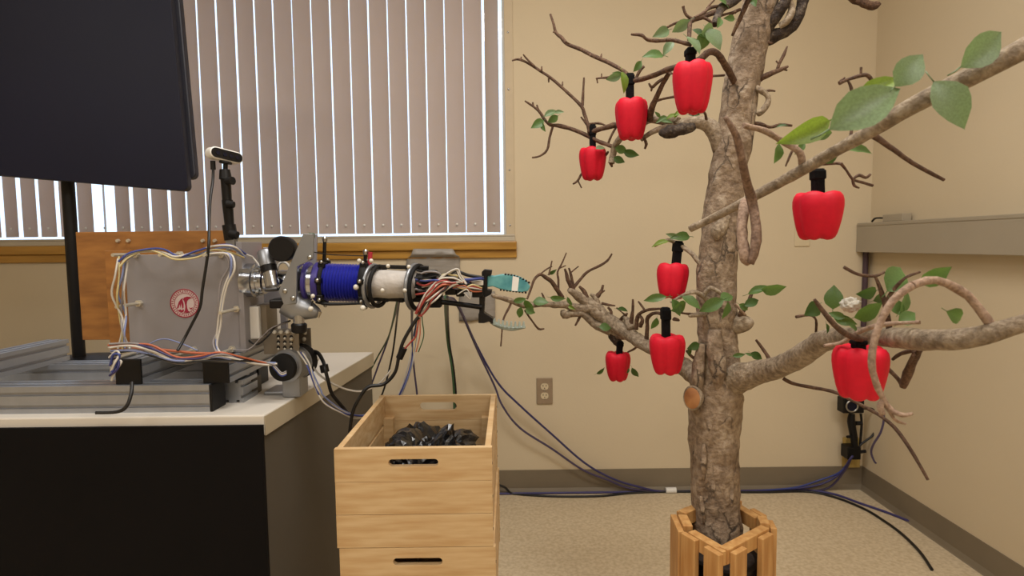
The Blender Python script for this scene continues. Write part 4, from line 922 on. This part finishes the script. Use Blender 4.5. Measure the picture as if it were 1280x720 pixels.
br3([(1105, 497, T - .66, 5), (1100, 508, T - .66, 8), (1104, 518, T - .66, 6)], 'twig', 'paletwig')
br3([(1018, 374, T - .55, 4), (1025, 384, T - .55, 6), (1044, 407, T - .55, 7), (1062, 420, T - .53, 8), (1080, 424, T - .5, 9)], 'branch', 'twig')
br3([(1030, 432, T - .5, 4), (1052, 428, T - .5, 5), (1072, 416, T - .52, 6), (1095, 407, T - .55, 6), (1125, 404, T - .58, 5), (1150, 403, T - .6, 5)], 'branch', 'paletwig')
br3([(1055, 334, T - .5, 4), (1066, 340, T - .5, 4), (1077, 344, T - .5, 4), (1094, 345, T - .5, 4), (1106, 340, T - .5, 3)], 'twig', 'twig')
br3([(1094, 345, T - .5, 4), (1100, 360, T - .5, 5), (1105, 376, T - .5, 6), (1110, 398, T - .5, 7), (1112, 420, T - .5, 8)], 'branch', 'twig')
br3([(1150, 340, T - .52, 3), (1132, 347, T - .52, 4), (1118, 361, T - .51, 5), (1107, 378, T - .5, 5)], 'branch', 'twig')
br3([(979, 473, T - .15, 5), (990, 479, T - .16, 4.5), (1008, 483, T - .2, 4.5), (1039, 489, T - .26, 4.5), (1060, 498, T - .3, 4), (1080, 508, T - .34, 5), (1105, 523, T - .4, 4.5), (1123, 540, T - .44, 5), (1142, 568, T - .5, 5), (1160, 600, T - .52, 3)], 'branch', 'twig')
br3([(1100, 450, T - .42, 4), (1110, 461, T - .42, 5), (1122, 473, T - .42, 5), (1128, 482, T - .42, 6)], 'branch', 'twig')
br3([(1150, 436, T - .5, 8), (1142, 450, T - .47, 10), (1134, 468, T - .44, 12), (1128, 484, T - .43, 8)], 'branch', 'twig', 10)
br3([(1116, 449, T - .44, 4), (1126, 442, T - .46, 5), (1142, 438, T - .5, 6)], 'twig', 'twig')
br3([(1130, 468, T - .44, 4), (1136, 455, T - .46, 5), (1142, 443, T - .5, 5)], 'twig', 'twig')
br3([(945, 425, T - .1, 3), (952, 434, T - .1, 4), (960, 446, T - .11, 5), (964, 456, T - .12, 6)], 'twig', 'twig')
br3([(1020, 415, T - .28, 3), (1020, 400, T - .3, 3), (1012, 394, T - .32, 3), (995, 396, T - .33, 4)], 'twig', 'twig')
br3([(1068, 0, T + .3, 9), (1080, 4, T + .3, 10), (1092, 8, T + .3, 10), (1097, 4, T + .3, 8)], 'twig', 'twig')
br3([(1040, -40, T + .2, 9), (1054, -14, T + .28, 9), (1068, 0, T + .3, 9)], 'branch', 'twig'); br3([(985, -140, T - .02, 14), (1010, -90, T + .1, 12), (1040, -40, T + .2, 10)], 'branch', 'twig')
# trunk side twigs (right)
br3([(944, 104, T, 9), (953, 97, T - .02, 7), (971, 89, T - .03, 6), (985, 83, T - .03, 3)], 'branch', 'twig')
br3([(971, 89, T - .03, 4), (974, 80, T - .03, 4), (980, 68, T - .03, 4), (984, 58, T - .03, 2)], 'twig', 'twig')
br3([(974, 80, T - .03, 3), (970, 76, T - .03, 2)], 'twig', 'twig'); br3([(978, 86, T - .03, 3), (984, 88, T - .03, 2)], 'twig', 'twig')
br3([(940, 108, T - .01, 9), (949, 112, T - .03, 8), (960, 121, T - .03, 7), (957, 134, T - .03, 8), (947, 143, T - .03, 7)], 'branch', 'limb')
br3([(955, 115, T - .03, 3), (962, 113, T - .03, 3), (969, 114, T - .03, 2)], 'twig', 'twig')
br3([(938, 155, T, 6), (950, 155, T - .03, 5), (962, 159, T - .03, 4), (975, 156, T - .03, 4), (990, 157, T - .03, 3)], 'branch', 'twig')
br3([(945, 50, T, 4), (958, 53, T - .02, 4), (966, 54, T - .02, 2)], 'twig', 'twig')
# upper left limb
br3([(914, 200, T, 26), (903, 185, T, 24), (894, 167, T, 20), (886, 157, T, 18), (873, 153, T, 16), (855, 155, T, 14), (838, 158, T + .02, 10), (823, 162, T + .05, 7), (812, 167, T + .06, 6), (801, 175, T + .07, 5)], 'limb', 'limb', 14, 5, .12, 50)
br3([(868, 158, T - .01, 10), (848, 163, T - .01, 15), (838, 165, T - .01, 16), (830, 166, T - .01, 12), (824, 165, T - .01, 5)], 'knot', 'darkbark', 12, 4, .3, 90)
br3([(848, 152, T + .0, 10), (830, 151, T + .04, 11), (812, 149, T + .08, 10), (796, 160, T + .15, 8), (783, 166, T + .2, 9), (776, 172, T + .22, 9), (769, 182, T + .24, 8), (766, 195, T + .25, 8), (764, 204, T + .25, 8)], 'branch', 'limb', 12, 4, .15, 60)
br3([(764, 204, T + .25, 5), (765, 209, T + .25, 2)], 'twig', 'twig')
br3([(768, 184, T + .24, 5), (757, 180, T + .26, 5), (745, 175, T + .28, 5), (731, 168, T + .3, 5), (711, 160, T + .31, 5), (697, 157, T + .32, 5), (688, 156, T + .32, 4), (681, 150, T + .32, 3.5), (673, 138, T + .32, 3.5), (656, 126, T + .32, 2)], 'branch', 'twig')
br3([(673, 138, T + .32, 3), (671, 131, T + .32, 2)], 'twig', 'twig'); br3([(667, 134, T + .32, 3), (666, 128, T + .32, 2)], 'twig', 'twig')
br3([(691, 158, T + .32, 3), (687, 172, T + .32, 3), (684, 187, T + .32, 3), (675, 195, T + .32, 2.5), (665, 197, T + .32, 2)], 'twig', 'twig')
br3([(795, 150, T + .12, 6), (780, 155, T + .2, 7), (766, 157, T + .26, 7), (745, 163, T + .28, 6), (735, 164, T + .29, 6)], 'branch', 'twig')
br3([(738, 166, T + .29, 6), (735, 156, T + .29, 5), (731, 144, T + .3, 4.5), (727, 133, T + .3, 4.5), (714, 120, T + .31, 4), (701, 108, T + .32, 4), (688, 97, T + .33, 3.5), (676, 89, T + .34, 3.5), (660, 79, T + .35, 3), (648, 74, T + .35, 3), (640, 76, T + .35, 2)], 'branch', 'twig')
br3([(668, 83, T + .34, 3), (660, 75, T + .34, 2.5), (654, 68, T + .34, 2)], 'twig', 'twig')
for x, y in ((703, 107), (686, 98), (677, 88), (651, 76)): br3([(x, y, T + .33, 2.5), (x + random.uniform(-2, 2), y + random.choice((-5, 5)), T + .33, 1.5)], 'twig', 'twig')
br3([(728, 132, T + .3, 4), (729, 115, T + .3, 3), (730, 97, T + .3, 2)], 'twig', 'twig')
br3([(726, 146, T + .3, 2), (730, 151, T + .3, 3), (735, 158, T + .29, 3)], 'twig', 'twig')
br3([(735, 155, T + .29, 2), (748, 154, T + .29, 3), (758, 157, T + .28, 2)], 'twig', 'twig')
br3([(760, 180, T + .26, 3), (764, 170, T + .25, 3), (770, 159, T + .25, 3)], 'twig', 'twig')
br3([(730, 214, T + .3, 2), (727, 217, T + .3, 3), (722, 226, T + .3, 3), (716, 230, T + .3, 2)], 'twig', 'twig'); br3([(722, 225, T + .3, 2), (727, 235, T + .3, 1.5)], 'twig', 'twig')
br3([(760, 190, T + .26, 3), (752, 200, T + .29, 2), (735, 210, T + .3, 2), (728, 216, T + .3, 2)], 'twig', 'twig')
br3([(805, 172, T + .06, 3), (808, 180, T + .06, 4), (806, 186, T + .06, 3)], 'twig', 'twig')
br3([(812, 150, T + .06, 8), (814, 138, T + .04, 8), (819, 125, T + .02, 7), (829, 104, T, 6), (837, 90, T - .03, 6)], 'branch', 'twig')
br3([(818, 127, T + .02, 3), (828, 124, T + .01, 3), (842, 121, T, 3), (858, 118, T - .02, 3)], 'twig', 'twig')
br3([(829, 98, T - .0, 3), (821, 104, T, 4), (815, 109, T, 4), (811, 104, T, 2)], 'twig', 'twig')
br3([(815, 109, T, 3), (814, 114, T, 2)], 'twig', 'twig'); br3([(836, 91, T - .02, 3), (845, 93, T - .02, 2)], 'twig', 'twig')
# second upper-left branch
br3([(922, 110, T - .01, 9), (913, 92, T - .04, 8), (903, 76, T - .08, 8), (895, 66, T - .1, 8), (886, 65, T - .11, 8), (872, 76, T - .11, 8), (855, 82, T - .08, 7), (834, 87, T - .04, 7), (815, 95, T, 6), (792, 101, T + .05, 6), (785, 97, T + .06, 6), (781, 90, T + .07, 5), (762, 79, T + .1, 5), (740, 69, T + .13, 5), (724, 61, T + .15, 5), (709, 55, T + .17, 4.5), (702, 47, T + .18, 4.5), (695, 41, T + .19, 4), (692, 30, T + .19, 3), (688, 18, T + .2, 2.5)], 'branch', 'twig', 10, 4)
for x, y, dx, dy in ((751, 72, 1, -5), (738, 70, -1, -4), (707, 52, 5, 3), (695, 41, -4, -1)): br3([(x, y, T + .12, 3), (x + dx, y + dy, T + .12, 1.5)], 'twig', 'twig')
br3([(782, 92, T + .07, 4), (772, 95, T + .07, 3), (757, 97, T + .07, 3), (745, 98, T + .08, 2)], 'twig', 'twig'); br3([(746, 98, T + .08, 2), (747, 104, T + .08, 1.5)], 'twig', 'twig'); br3([(752, 97, T + .08, 2), (752, 92, T + .08, 1.5)], 'twig', 'twig')
br3([(795, 98, T + .05, 4), (800, 88, T + .05, 4), (805, 83, T + .05, 3)], 'twig', 'twig')
br3([(905, 94, T - .02, 3), (892, 95, T - .06, 3), (884, 95, T - .1, 3)], 'twig', 'twig')
br3([(866, 140, T - .1, 2), (868, 143, T - .06, 3), (880, 140, T - .04, 3), (883, 150, T - .01, 4)], 'twig', 'twig')
# top cluster
br3([(960, -80, T - .02, 16), (940, -30, T - .05, 14), (922, -3, T - .08, 12), (903, 9, T - .12, 11), (897, 20, T - .14, 9), (893, 31, T - .15, 8)], 'limb', 'darkbark', 12, 4, .15, 60)
br3([(898, 14, T - .13, 7), (886, 18, T - .14, 6), (876, 22, T - .15, 6), (864, 26, T - .16, 6), (862, 36, T - .17, 5), (861.5, 50, T - .18, 5)], 'branch', 'twig')
br3([(897, 8, T - .13, 4), (887, 10, T - .14, 4), (878, 17, T - .15, 4), (868, 22, T - .16, 3)], 'twig', 'twig')
br3([(866, 24, T - .16, 4), (858, 19, T - .16, 4), (855, 12, T - .16, 3), (854, 8, T - .16, 4)], 'twig', 'twig')
br3([(884, 10, T - .14, 2.5), (888, 5, T - .14, 2), (893, 0, T - .14, 2)], 'twig', 'twig')
br3([(866, 25, T - .16, 4), (850, 27, T - .15, 3), (836, 33, T - .14, 3), (828, 38, T - .14, 2)], 'twig', 'twig')
br3([(864, 56, T - .17, 5), (857, 54, T - .17, 5), (839, 50, T - .16, 5), (825, 51, T - .15, 4.5), (812, 50, T - .14, 5), (807, 48, T - .14, 4), (802, 44, T - .14, 4), (789, 43, T - .13, 3)], 'branch', 'twig')
br3([(866, 25, T - .16, 3), (878, 22, T - .15, 4), (888, 27, T - .15, 4), (890, 32, T - .15, 3)], 'twig', 'twig')
br3([(915, 45, T - .03, 3), (922, 30, T - .04, 5), (930, 12, T - .05, 6), (938, -5, T - .06, 7)], 'branch', 'twig'); br3([(920, 15, T - .1, 4), (910, 17, T - .1, 3), (900, 20, T - .12, 3)], 'twig', 'twig')
br3([(925, 12, T - .05, 4), (918, 15, T - .06, 4), (912, 20, T - .08, 3)], 'twig', 'twig')
# lower left limb
LL = lambda px: T + (.36 * min(1, max(0, (880 - px) / 110)) - .15 * max(0, (725 - px) / 110))
def lb(pts, name='twig', m='twig', **k): return br3([(x, y, LL(x) - .01, w_) for x, y, w_ in pts], name, m, **k)
lb([(893, 490, 34), (880, 480, 30), (868, 468, 26), (850, 455, 22), (830, 443, 18), (807, 431, 17), (784, 416, 18), (762, 401, 18), (745, 390, 16), (737, 384, 15), (723, 386, 12), (707, 381, 10), (694, 381, 8), (682, 380, 7), (669, 381, 7), (657, 382, 8), (647, 379, 7.5), (637, 375, 7), (626, 372, 6), (615, 369, 5)], 'limb', 'limb', n=14, sub=5, nz=.16, ns=70)
lb([(768, 404, 10), (757, 396, 13), (745, 383, 13), (733, 377, 13), (723, 370, 12), (717, 366, 10), (711, 362, 6)], 'limb', 'limb', n=12, nz=.2, ns=80)
lb([(790, 420, 10), (772, 418, 12), (757, 411, 12), (742, 404, 10), (730, 393, 10), (716, 392, 9), (706, 394, 10), (703, 388, 6)], 'limb', 'limb', n=12, nz=.25, ns=80)
lb([(766, 412, 10), (767, 420, 14), (772, 428, 10), (774, 432, 6)], 'knot', 'darkbark', nz=.3, ns=90)
lb([(703, 372, 6), (698, 365, 6), (690, 353, 6), (681, 346, 5), (675, 343, 4), (668, 349, 3.5), (664, 360, 3), (659, 374, 2.5)], 'branch')
lb([(716, 364, 6), (710, 350, 5), (708, 342, 4), (706, 336, 3)]); lb([(717, 362, 5), (715, 350, 4), (713, 341, 3), (711, 335, 2)])
lb([(717, 360, 4), (723, 352, 4), (734, 340, 3.5), (748, 333, 3.5), (759, 326, 3), (765, 317, 2)])
lb([(712, 342, 2), (718, 337, 2), (723, 333, 1.6)]); lb([(698, 362, 3), (698, 350, 3), (697, 340, 2.5), (702, 330, 2), (708, 316, 1.8)]); lb([(700, 335, 2), (707, 332, 1.5)])
lb([(686, 344, 2.5), (688, 335, 2), (690, 326, 1.6)]); lb([(676, 342, 2), (684, 336, 2), (690, 333, 1.5)])
lb([(742, 375, 5), (748, 369, 6), (752, 363, 4), (754, 356, 3)]); lb([(750, 367, 3), (756, 363, 2)]); lb([(747, 380, 8), (744, 372, 6), (738, 368, 3)], 'knot', 'limb', nz=.3, ns=90)
lb([(752, 379, 4), (760, 381, 3), (769, 382, 2)]); lb([(682, 379, 3), (679, 370, 2.5), (677, 366, 1.6)])
lb([(656, 388, 2.5), (665, 401, 2.5), (673, 411, 3), (680, 411, 2)]); lb([(726, 392, 4), (723, 400, 3.5), (719, 407, 2)])
lb([(788, 410, 7), (789, 400, 6), (791, 388, 4), (791, 374, 2.5)]); lb([(795, 412, 6), (797, 396, 5), (803, 390, 4), (812, 387, 4), (826, 386, 3.5)]); lb([(806, 388, 3), (802, 382, 3), (798, 377, 2)])
lb([(808, 424, 6), (809, 410, 5), (809, 399, 5), (814, 393, 5), (822, 391, 4), (830, 394, 5), (834, 396, 4)]); lb([(789, 412, 12), (785, 402, 10), (780, 396, 5)], 'knot', 'limb', nz=.3, ns=90)
lb([(780, 410, 6), (776, 400, 5), (784, 392, 3)]); lb([(783, 395, 3), (777, 390, 2), (771, 385, 2)]); lb([(800, 408, 6), (803, 400, 5), (799, 394, 3)])
lb([(785, 440, 2.5), (793, 436, 3), (800, 430, 3)]); lb([(640, 376, 3), (636, 385, 3), (630, 397, 2.5), (628, 408, 2.5), (627, 420, 2), (626, 433, 2)])
lb([(733, 372, 8), (730, 364, 5), (724, 358, 3)]); lb([(762, 398, 6), (764, 390, 4), (760, 384, 3)]); lb([(770, 405, 5), (778, 408, 3)])
lb([(842, 399, 4), (848, 400, 4), (843, 398, 4)])
# middle twigs next to the trunk
br3([(880, 335, T, 6), (873, 328, T, 6), (866, 318, T + .01, 6), (854, 309, T + .03, 6), (844, 303, T + .04, 5), (834, 300, T + .04, 5), (826, 303, T + .04, 4), (818, 308, T + .04, 3)], 'branch', 'limb')
br3([(885, 392, T - .02, 8), (868, 394, T - .04, 6), (862, 395, T - .06, 4)], 'twig', 'limb'); br3([(866, 393, T - .04, 4), (858, 392, T - .05, 3), (850, 391, T - .05, 2)], 'twig', 'twig')
br3([(885, 375, T - .03, 8), (872, 366, T - .05, 6), (862, 366, T - .06, 5), (852, 370, T - .06, 4), (838, 378, T - .06, 3)], 'twig', 'limb')
br3([(880, 368, T - .04, 6), (888, 360, T - .05, 6), (897, 364, T - .055, 5), (906, 372, T - .05, 4)], 'twig', 'limb')
br3([(925, 396, T - .03, 7), (929, 387, T - .035, 7), (935, 380, T - .04, 6), (940, 366, T - .04, 4), (946, 362, T - .04, 2)], 'twig', 'twig')
br3([(919, 380, T - .05, 3), (926, 388, T - .05, 3), (932, 394, T - .045, 3)], 'twig', 'paletwig')
br3([(872, 450, T - .02, 5), (864, 445, T - .03, 4), (858, 438, T - .03, 3)], 'twig', 'twig')

# leaves ------------------------------------------------------------
def leaf_mesh(name, wr, fold, droop, tipx):
    st = [(0, .02), (.06, .16), (.2, .40), (.38, .5), (.55, .47), (.72, .34), (.87, .16), (1.0, .0)]
    mb = MB()
    for t, h in st:
        x = t - .5; z = -droop * (t - .35) ** 2
        for s in (-1, -.5, 0, .5, 1): mb.v.append(V((x, s * h * wr, z + fold * abs(s) * h * wr + .012 * math.sin(t * 16 + s * 2) * abs(s))))
    for i in range(len(st) - 1):
        for j in range(4): mb.f.append([i * 5 + j, i * 5 + j + 1, (i + 1) * 5 + j + 1, (i + 1) * 5 + j])
    k = len(mb.v); P = [V((-.5, 0, -droop * .1225)), V((-.62, 0, -droop * .16)), V((-.74, .02, -droop * .16 - .03))]
    mb.tube(P, [.014, .012, .012], 4, 1)
    me = bpy.data.meshes.new(name); me.from_pydata([tuple(v) for v in mb.v], [], mb.f); me.shade_smooth(); return me
LM = {}
def leaf(px, py, L, ang, Y, m='leaf', var=0, tilt=None, roll=None):
    key = (var, m)
    if key not in LM:
        me = leaf_mesh('leaf_blade', *[(.52, .35, .25, 0), (.66, .2, .3, 0), (.4, .5, .4, 0), (.58, .1, .1, 0)][var]); me.materials.append(M[m]); LM[key] = me
    a = math.radians(ang); X = (RGT * math.cos(a) - UPV * math.sin(a)); Nn = -FWD
    tl_ = math.radians(random.uniform(-28, 28) if tilt is None else tilt); rl = math.radians(random.uniform(-40, 40) if roll is None else roll)
    X2 = (X * math.cos(tl_) + Nn * math.sin(tl_)).normalized(); N2 = (Nn * math.cos(tl_) - X * math.sin(tl_)).normalized()
    Y2 = N2.cross(X2).normalized(); N3 = N2 * math.cos(rl) + Y2 * math.sin(rl); Y3 = N3.cross(X2).normalized()
    s = L * mpp(Y)
    o = link('leaf', LM[key], A(px, py, Y), tree); R = Matrix((X2, Y3, N3)).transposed()
    o.rotation_euler = R.to_euler(); o.scale = (s, s * random.uniform(.9, 1.1), s); return o
G, Gd, Gr, Gb = 'leafgrey', 'leafdark', 'leaf', 'leafbright'
for l in [(827, 41, 27, 150, T - .15, G), (851, 33, 24, 152, T - .16, G), (817, 69, 30, 172, T - .02, Gr), (835, 60, 22, 125, T - .1, G), (797, 83, 16, 125, T + .04, Gr), (780, 103, 26, 80, T + .03, Gb, 2), (767, 97, 20, 170, T + .05, G), (772, 93, 14, 200, T + .05, Gr),
          (868, 55, 30, 60, T - .2, G, 1), (886, 38, 26, -30, T - .19, G, 1), (893, 48, 32, 60, T - .2, G, 1), (878, 52, 24, 110, T - .19, Gr, 1), (912, 23, 16, 175, T - .12, Gr), (899, 28, 18, 110, T - .17, Gr), (904, 2, 24, 20, T - .13, Gr, 1), (942, 2, 16, 80, T - .06, Gr), (875, 42, 20, 30, T - .19, Gd),
          (691, 149, 15, 150, T + .3, Gr, 1), (689, 141, 20, -28, T + .3, G, 2), (672, 155, 20, 145, T + .3, Gr), (679, 159, 13, 70, T + .3, Gr), (699, 140, 12, 0, T + .3, G, 2),
          (777, 187, 17, 10, T + .23, Gr, 1), (789, 192, 20, 18, T + .23, Gd, 0), (774, 200, 15, 25, T + .23, Gd, 1), (751, 185, 14, -10, T + .25, G), (827, 149, 18, 150, T + .0, Gr, 2), (841, 145, 18, -20, T - .01, Gb, 2), (834, 152, 14, 10, T - .01, Gr, 2), (868, 143, 14, 5, T - .08, Gd, 2), (846, 142, 12, -60, T - .01, Gb, 2), (822, 143, 10, 220, T, Gr, 2),
          (661, 382, 18, 50, LL(661) - .03, Gr, 1), (676, 377, 20, 0, LL(676) - .03, Gr, 1), (650, 391, 17, 100, LL(650) - .03, Gr, 0), (650, 375, 17, -10, LL(650) - .03, Gr, 0), (663, 389, 14, 20, LL(661) - .03, Gr, 1), (697, 373, 20, 5, LL(697) - .03, Gr, 2), (712, 377, 14, 60, LL(697) - .03, Gr, 2), (691, 340, 12, -30, LL(690), Gd, 2),
          (757, 409, 16, 5, LL(757) - .04, Gr, 1), (779, 387, 16, 10, LL(779) - .02, Gd, 2), (714, 384, 12, 30, LL(714) - .03, Gb, 2),
          (818, 373, 30, 170, T - .07, Gr, 2), (846, 385, 26, 60, T - .08, Gr, 0), (818, 405, 17, 110, T + .1, Gr, 1), (751, 464, 13, -35, LL(757), Gd, 2), (794, 466, 16, 55, LL(790), Gd, 0), (785, 464, 8, 110, LL(790), Gd, 2),
          (851, 296, 28, 175, T + .03, Gr, 2), (825, 304, 22, 165, T + .03, Gb, 2), (840, 294, 16, 190, T + .03, G, 2),
          (849, 384, 24, 150, T - .08, Gr, 1), (865, 378, 28, 32, T - .09, Gr, 0), (889, 382, 34, 150, T - .09, Gr, 0), (909, 371, 22, -15, T - .08, Gr, 1), (907, 389, 24, 100, T - .09, Gr, 0), (940, 378, 24, -20, T - .08, Gd, 0), (950, 362, 30, -22, T - .08, Gr, 2), (968, 361, 32, -3, T - .09, Gr, 0), (930, 384, 16, 30, T - .08, Gr), (867, 433, 18, 160, T - .04, Gd, 1), (862, 440, 12, 100, T - .04, Gd), (924, 444, 16, -10, T - .07, Gr, 2), (946, 445, 16, 30, T - .08, Gd, 1), (936, 443, 10, 200, T - .08, Gr, 2),
          (1042, 371, 31, -85, T - .4, Gr, 1), (1016, 387, 28, 150, T - .38, Gd, 1), (1087, 389, 38, -30, T - .45, Gr, 1), (1120, 347, 50, -45, T - .5, Gr, 1), (1084, 366, 30, 170, T - .44, Gd, 0), (1057, 401, 28, 20, T - .45, Gr, 0), (1068, 411, 22, 30, T - .47, Gr), (1132, 374, 36, -60, T - .52, Gr, 1), (1135, 397, 30, -30, T - .55, Gr, 1), (1034, 411, 14, 80, T - .4, Gd), (1100, 372, 24, -20, T - .47, Gd), (1046, 394, 20, 200, T - .45, Gr), (1122, 385, 26, 60, T - .52, Gr, 1),
          (1084, 133, 100, -31, T - .68, G, 0, 5, 12), (1138, 86, 52, -50, T - .68, G, 1, 5, 10), (1098, 110, 66, -32, T - .645, Gb, 2, 5, 20), (1008, 165, 72, 155, T - .52, Gb, 2, 5, 15), (972, 192, 26, 105, T - .5, Gr, 0), (1074, 187, 38, 5, T - .48, Gr, 2), (1036, 196, 34, 160, T - .47, Gd, 0), (1028, 167, 40, -5, T - .46, Gr, 2), (1000, 186, 18, 130, T - .46, Gr), (978, 157, 14, -10, T - .46, Gd, 2), (1190, 130, 70, 60, T - .66, G, 1), (1230, 60, 70, -40, T - .66, G, 0), (1170, 345, 40, -30, T - .64, Gr, 1), (1195, 395, 40, 20, T - .64, Gr, 0)]:
    leaf(l[0], l[1], l[2], l[3], l[4], l[5], *l[6:])

gz = bmesh.new(); bmesh.ops.create_icosphere(gz, subdivisions=4, radius=1)
for v in gz.verts:
    p = v.co.copy(); r = 1 + .3 * noise.noise(p * 3) + .2 * abs(noise.noise(p * 8)); v.co = V((p.x * .0125 * r, p.y * .010 * r, p.z * .0098 * r))
me = bpy.data.meshes.new('gauze_wad'); gz.to_mesh(me); gz.free(); me.materials.append(M['gauze']); me.shade_smooth()
tag(link('gauze_wad', me, A(1063, 381, T - .46)), 'crumpled whitish wad among the leaves on the right limb', 'wad')

# ================================================================== RED APPLES
ap = MB(); nu, nv = 40, 22
prof = [(-.485, .0), (-.475, .25), (-.495, .44), (-.485, .58), (-.45, .68), (-.38, .755), (-.26, .83), (-.10, .91), (.06, .965), (.2, 1.0), (.32, 1.0), (.42, .955), (.48, .85), (.502, .70), (.495, .52), (.46, .34), (.42, .15), (.41, 0)]
for z, r in prof:
    for j in range(nu):
        a = 2 * PI * j / nu; lobe = abs(math.cos(2.5 * a)); q = 1 - .11 * (1 - lobe) ** 1.8
        zz = z + ((.05 if z > 0 else .06) * (lobe - .5) * (1 if r < .9 else 0) * (1 if z > 0 else -1.0) if r > .05 else 0)
        ap.v.append(V((.5 * r * q * math.cos(a), .5 * r * q * math.sin(a), zz)))
for i in range(len(prof) - 1):
    for j in range(nu): ap.f.append([i * nu + j, i * nu + (j + 1) % nu, (i + 1) * nu + (j + 1) % nu, (i + 1) * nu + j])
ame = bpy.data.meshes.new('apple_body'); ame.from_pydata([tuple(v) for v in ap.v], [], ap.f)
bmx = bmesh.new(); bmx.from_mesh(ame); bmesh.ops.remove_doubles(bmx, verts=bmx.verts, dist=1e-5); bmesh.ops.recalc_face_normals(bmx, faces=bmx.faces); bmx.to_mesh(ame); bmx.free()
ame.materials.append(M['red']); ame.shade_smooth()
apples = [
    (865, 110.5, 47, 59, (863, 60), (863, 84), 13, T - .18, 'red fake apple hanging highest, left of the upper trunk', 0),
    (789, 149.5, 39, 48, (787, 92), (787.5, 129), 11, T + .055, 'red fake apple between the highest one and the upper left small one', 0),
    (741, 205, 33, 39, (740.5, 156), (741, 189), 9, T + .29, 'small red fake apple furthest left on the upper branches', 0),
    (1023, 270, 58, 58, (1022, 211), (1022.5, 245), 15, T - .4, 'large red fake apple right of the trunk, in front of the wall plate', 0),
    (840, 351.5, 39, 43, (848, 301), (844.5, 336), 12, T + .04, 'red fake apple tilted on a slanted black strap beside the trunk', 8),
    (833.5, 443, 44, 49, (832, 384), (832.5, 423), 12, T - .04, 'red fake apple hanging in front of the lower left limb', 0),
    (772, 458, 31, 36, (775, 426), (774, 443), 9, T + .34, 'smallest red fake apple, furthest left under the lower limb', 2),
    (1075, 465.5, 63, 66, (1073, 424), (1073, 441), 16, T - .5, 'largest red fake apple, under the right limb behind a pale twig', 0)]
for (cx, cy, wp, hp, s0, s1, sw, Y, lab, tl_) in apples:
    sc = mpp(Y); c = A(cx, cy, Y)
    r = root('fake_apple', c, lab, 'fake apple', 'red fake apples on the tree')
    o = link('apple_body', ame, c, r); o.scale = (wp * sc * 1.03, wp * sc * 1.03, hp * sc * .98); o.rotation_euler = (0, math.radians(tl_), random.uniform(0, 6))
    a, e = A(s0[0], s0[1], Y), A(s1[0], s1[1], Y); n_ = 6; mb = MB()
    wd = sw * sc
    mb.bar(a, e, wd * .8, wd * .92, YN)
    st_ = mb.build('strap', 'blackfab', r, bevel=wd * .12)
    MB().bar(a + (e - a) * .06, a + (e - a) * .4, wd * .95, wd * 1.08, YN).build('strap_wrap', 'blackfab', r, bevel=wd * .1)
